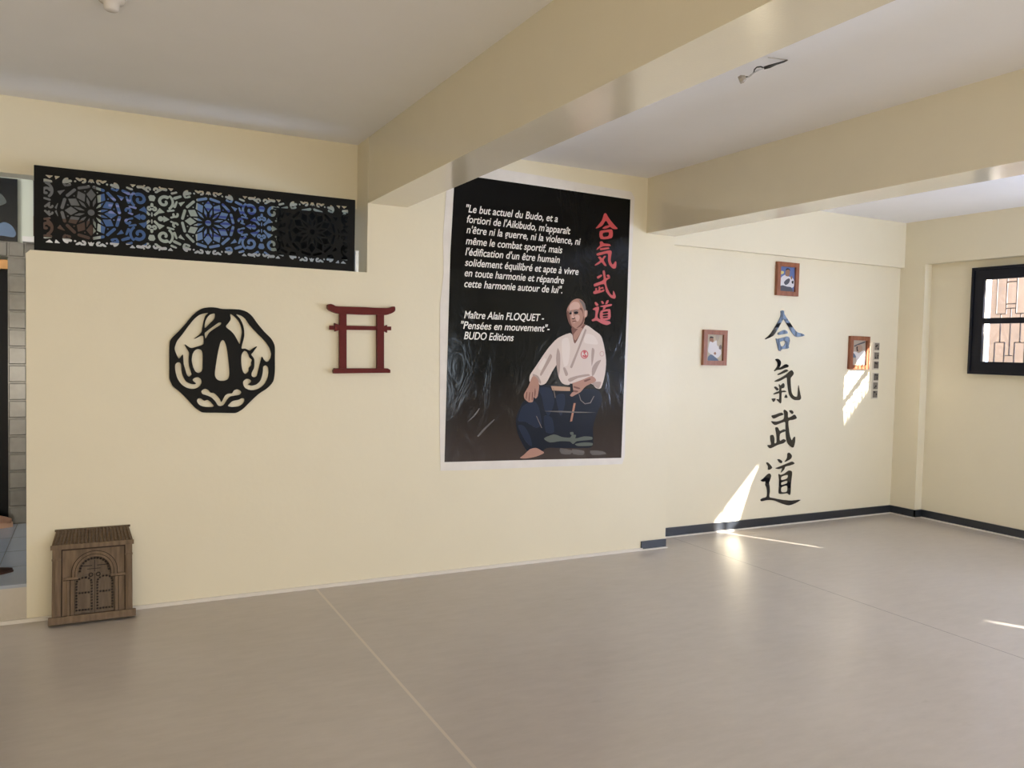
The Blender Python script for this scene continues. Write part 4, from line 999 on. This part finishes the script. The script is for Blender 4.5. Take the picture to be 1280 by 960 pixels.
framed(((6.385, 1.438), (6.656, 1.755)), 'brown wooden frame right of the kanji, lower part in sunlight',
  [('photo_beige', (0.42, 0.36, 0.30)), ('rafter', p_grey, [(0.15,0.78),(0.5,0.88),(0.95,0.98),(0.95,0.92),(0.5,0.82),(0.18,0.74)]),
   ('face', ink('photo_light_skin', (0.40,0.28,0.22)), [(0.28,0.60),(0.30,0.76),(0.45,0.82),(0.68,0.80),(0.78,0.68),(0.70,0.58),(0.50,0.52)]), ('hair', p_dk, [(0.34,0.62),(0.32,0.72),(0.42,0.76),(0.40,0.66),(0.46,0.58),(0.38,0.56)]),
   ('jacket', p_white, [(0.10,0.52),(0.30,0.54),(0.50,0.48),(0.72,0.56),(0.95,0.58),(0.95,0.05),(0.40,0.05),(0.32,0.30)]), ('sleeve', p_lb, [(0.0,0.34),(0.02,0.48),(0.18,0.46),(0.32,0.32),(0.15,0.30)]),
   ('floor_strip', p_pale, [(0.0,0.0),(0.0,0.2),(0.3,0.18),(0.36,0.0)])])

# six small photographs in a column beside the right frame
for i, (px, py, tone, lb) in enumerate(((1095.5, 433.5, 0, 'top one of the column of small photos, pale with dark bars'), (1095.0, 445.0, 1, 'second small photo from the top of the column right of the frame'),
        (1094.5, 456.5, 2, 'third small photo from the top, just above the gap in the column'), (1094.3, 471.5, 3, 'small photo just below the gap in the column, evenly dark grey'),
        (1093.5, 482.5, 4, 'second lowest small photo of the column, pale with a dark blob'), (1093.0, 493.0, 5, 'lowest small photo of the column right of the frame'))):
    cx, cz = W(px, py, YK-0.003)
    t = empty('small_photo', (cx, YK, cz), lb, 'photo', 'small photos in a column on the wall')
    MB().box(cx-0.044, cx+0.044, YK-0.004, YK-0.0005, cz-0.043, cz+0.043).build('card', mat('card_white', (0.56, 0.51, 0.42), rough=0.4), t)
    dk = ink('small_photo_grey_%d' % tone, [(0.22,0.19,0.16), (0.17,0.15,0.13), (0.13,0.11,0.095), (0.13,0.115,0.10), (0.20,0.18,0.155), (0.17,0.15,0.13)][tone])
    MB().box(cx-0.026, cx+0.040, YK-0.0052, YK-0.004, cz-0.031, cz+0.035).build('print', dk, t)
    rnd = random.Random(tone+3)
    mk = MB()
    for _ in range(3):
        a, b = rnd.uniform(-0.018, 0.030), rnd.uniform(-0.022, 0.026)
        mk.prism([(cx+a+0.008*math.cos(k)*rnd.uniform(.7, 1.3), cz+b+0.010*math.sin(k)*rnd.uniform(.7, 1.3)) for k in np.linspace(0, 5.4, 8)], -0.0002-_*0.0001+YK-0.0054, YK-0.0052)
    mk.build('dark_figure', ink('small_photo_dark', (0.035, 0.032, 0.030)), t)

# ------------------------------------------------------------------ ceiling details
cb = empty('ceiling_cable', tuple(onz(984, 75, H)), 'loose black cable with a grey connector hanging from the ceiling', 'cable')
pts = []
for (a, b, dz) in ((984,75,0.0),(980,77,0.012),(970,80,0.03),(962,83,0.04),(955,85,0.045)):
    p = onz(a, b, H-dz); pts.append(p)
MB().tube(pts, [0.004, 0.004, 0.005, 0.008, 0.007], 8).build('sheath', M_cable, cb, smooth=True)
w1 = [onz(a, b, H-dz) for a, b, dz in ((955,85,0.045),(951,83.3,0.04),(946,84,0.05),(943,87,0.055),(942.5,90,0.06),(940,93,0.065),(936,96,0.07),(932,96,0.072))]
w2 = [onz(a, b, H-dz) for a, b, dz in ((955,85,0.045),(950,87,0.055),(945,89.5,0.06),(941,92,0.066),(938.5,94.5,0.07),(934,97,0.074),(931,96.8,0.074))]
MB().tube(w1, 0.0030, 6).build('wire', M_cable, cb, smooth=True)
MB().tube(w2, 0.0030, 6).build('wire', mat('white_wire', (0.5, 0.5, 0.52), rough=0.4), cb, smooth=True)
ca, cc = onz(932, 96.5, H-0.073), onz(924, 100.5, H-0.085)
MB().tube([ca, ca.lerp(cc, 0.45), ca.lerp(cc, 0.5), cc], [0.010, 0.018, 0.020, 0.018], 8).build('connector', M_connector, cb, bevel=0.001)
MB().tube([onz(985, 75, H-0.001), onz(960, 72, H-0.001)], 0.0015, 5).build('ceiling_shadow_line', mat('shadow_line_grey', (0.40, 0.36, 0.33), rough=0.6), cb)  # thin grey strip put in for a shadow-like line on the ceiling
lh = empty('lamp_holder', (0.052, -1.478, H), 'small white round lamp holder on the ceiling at the top left', 'lamp holder')
MB().lathe([(0.050, 0.0), (0.050, -0.012), (0.044, -0.022), (0.030, -0.026), (0.026, -0.050), (0.020, -0.054)], (0.052, -1.478, H), 'z', 28).build('rose', M_plastic, lh, smooth=True)
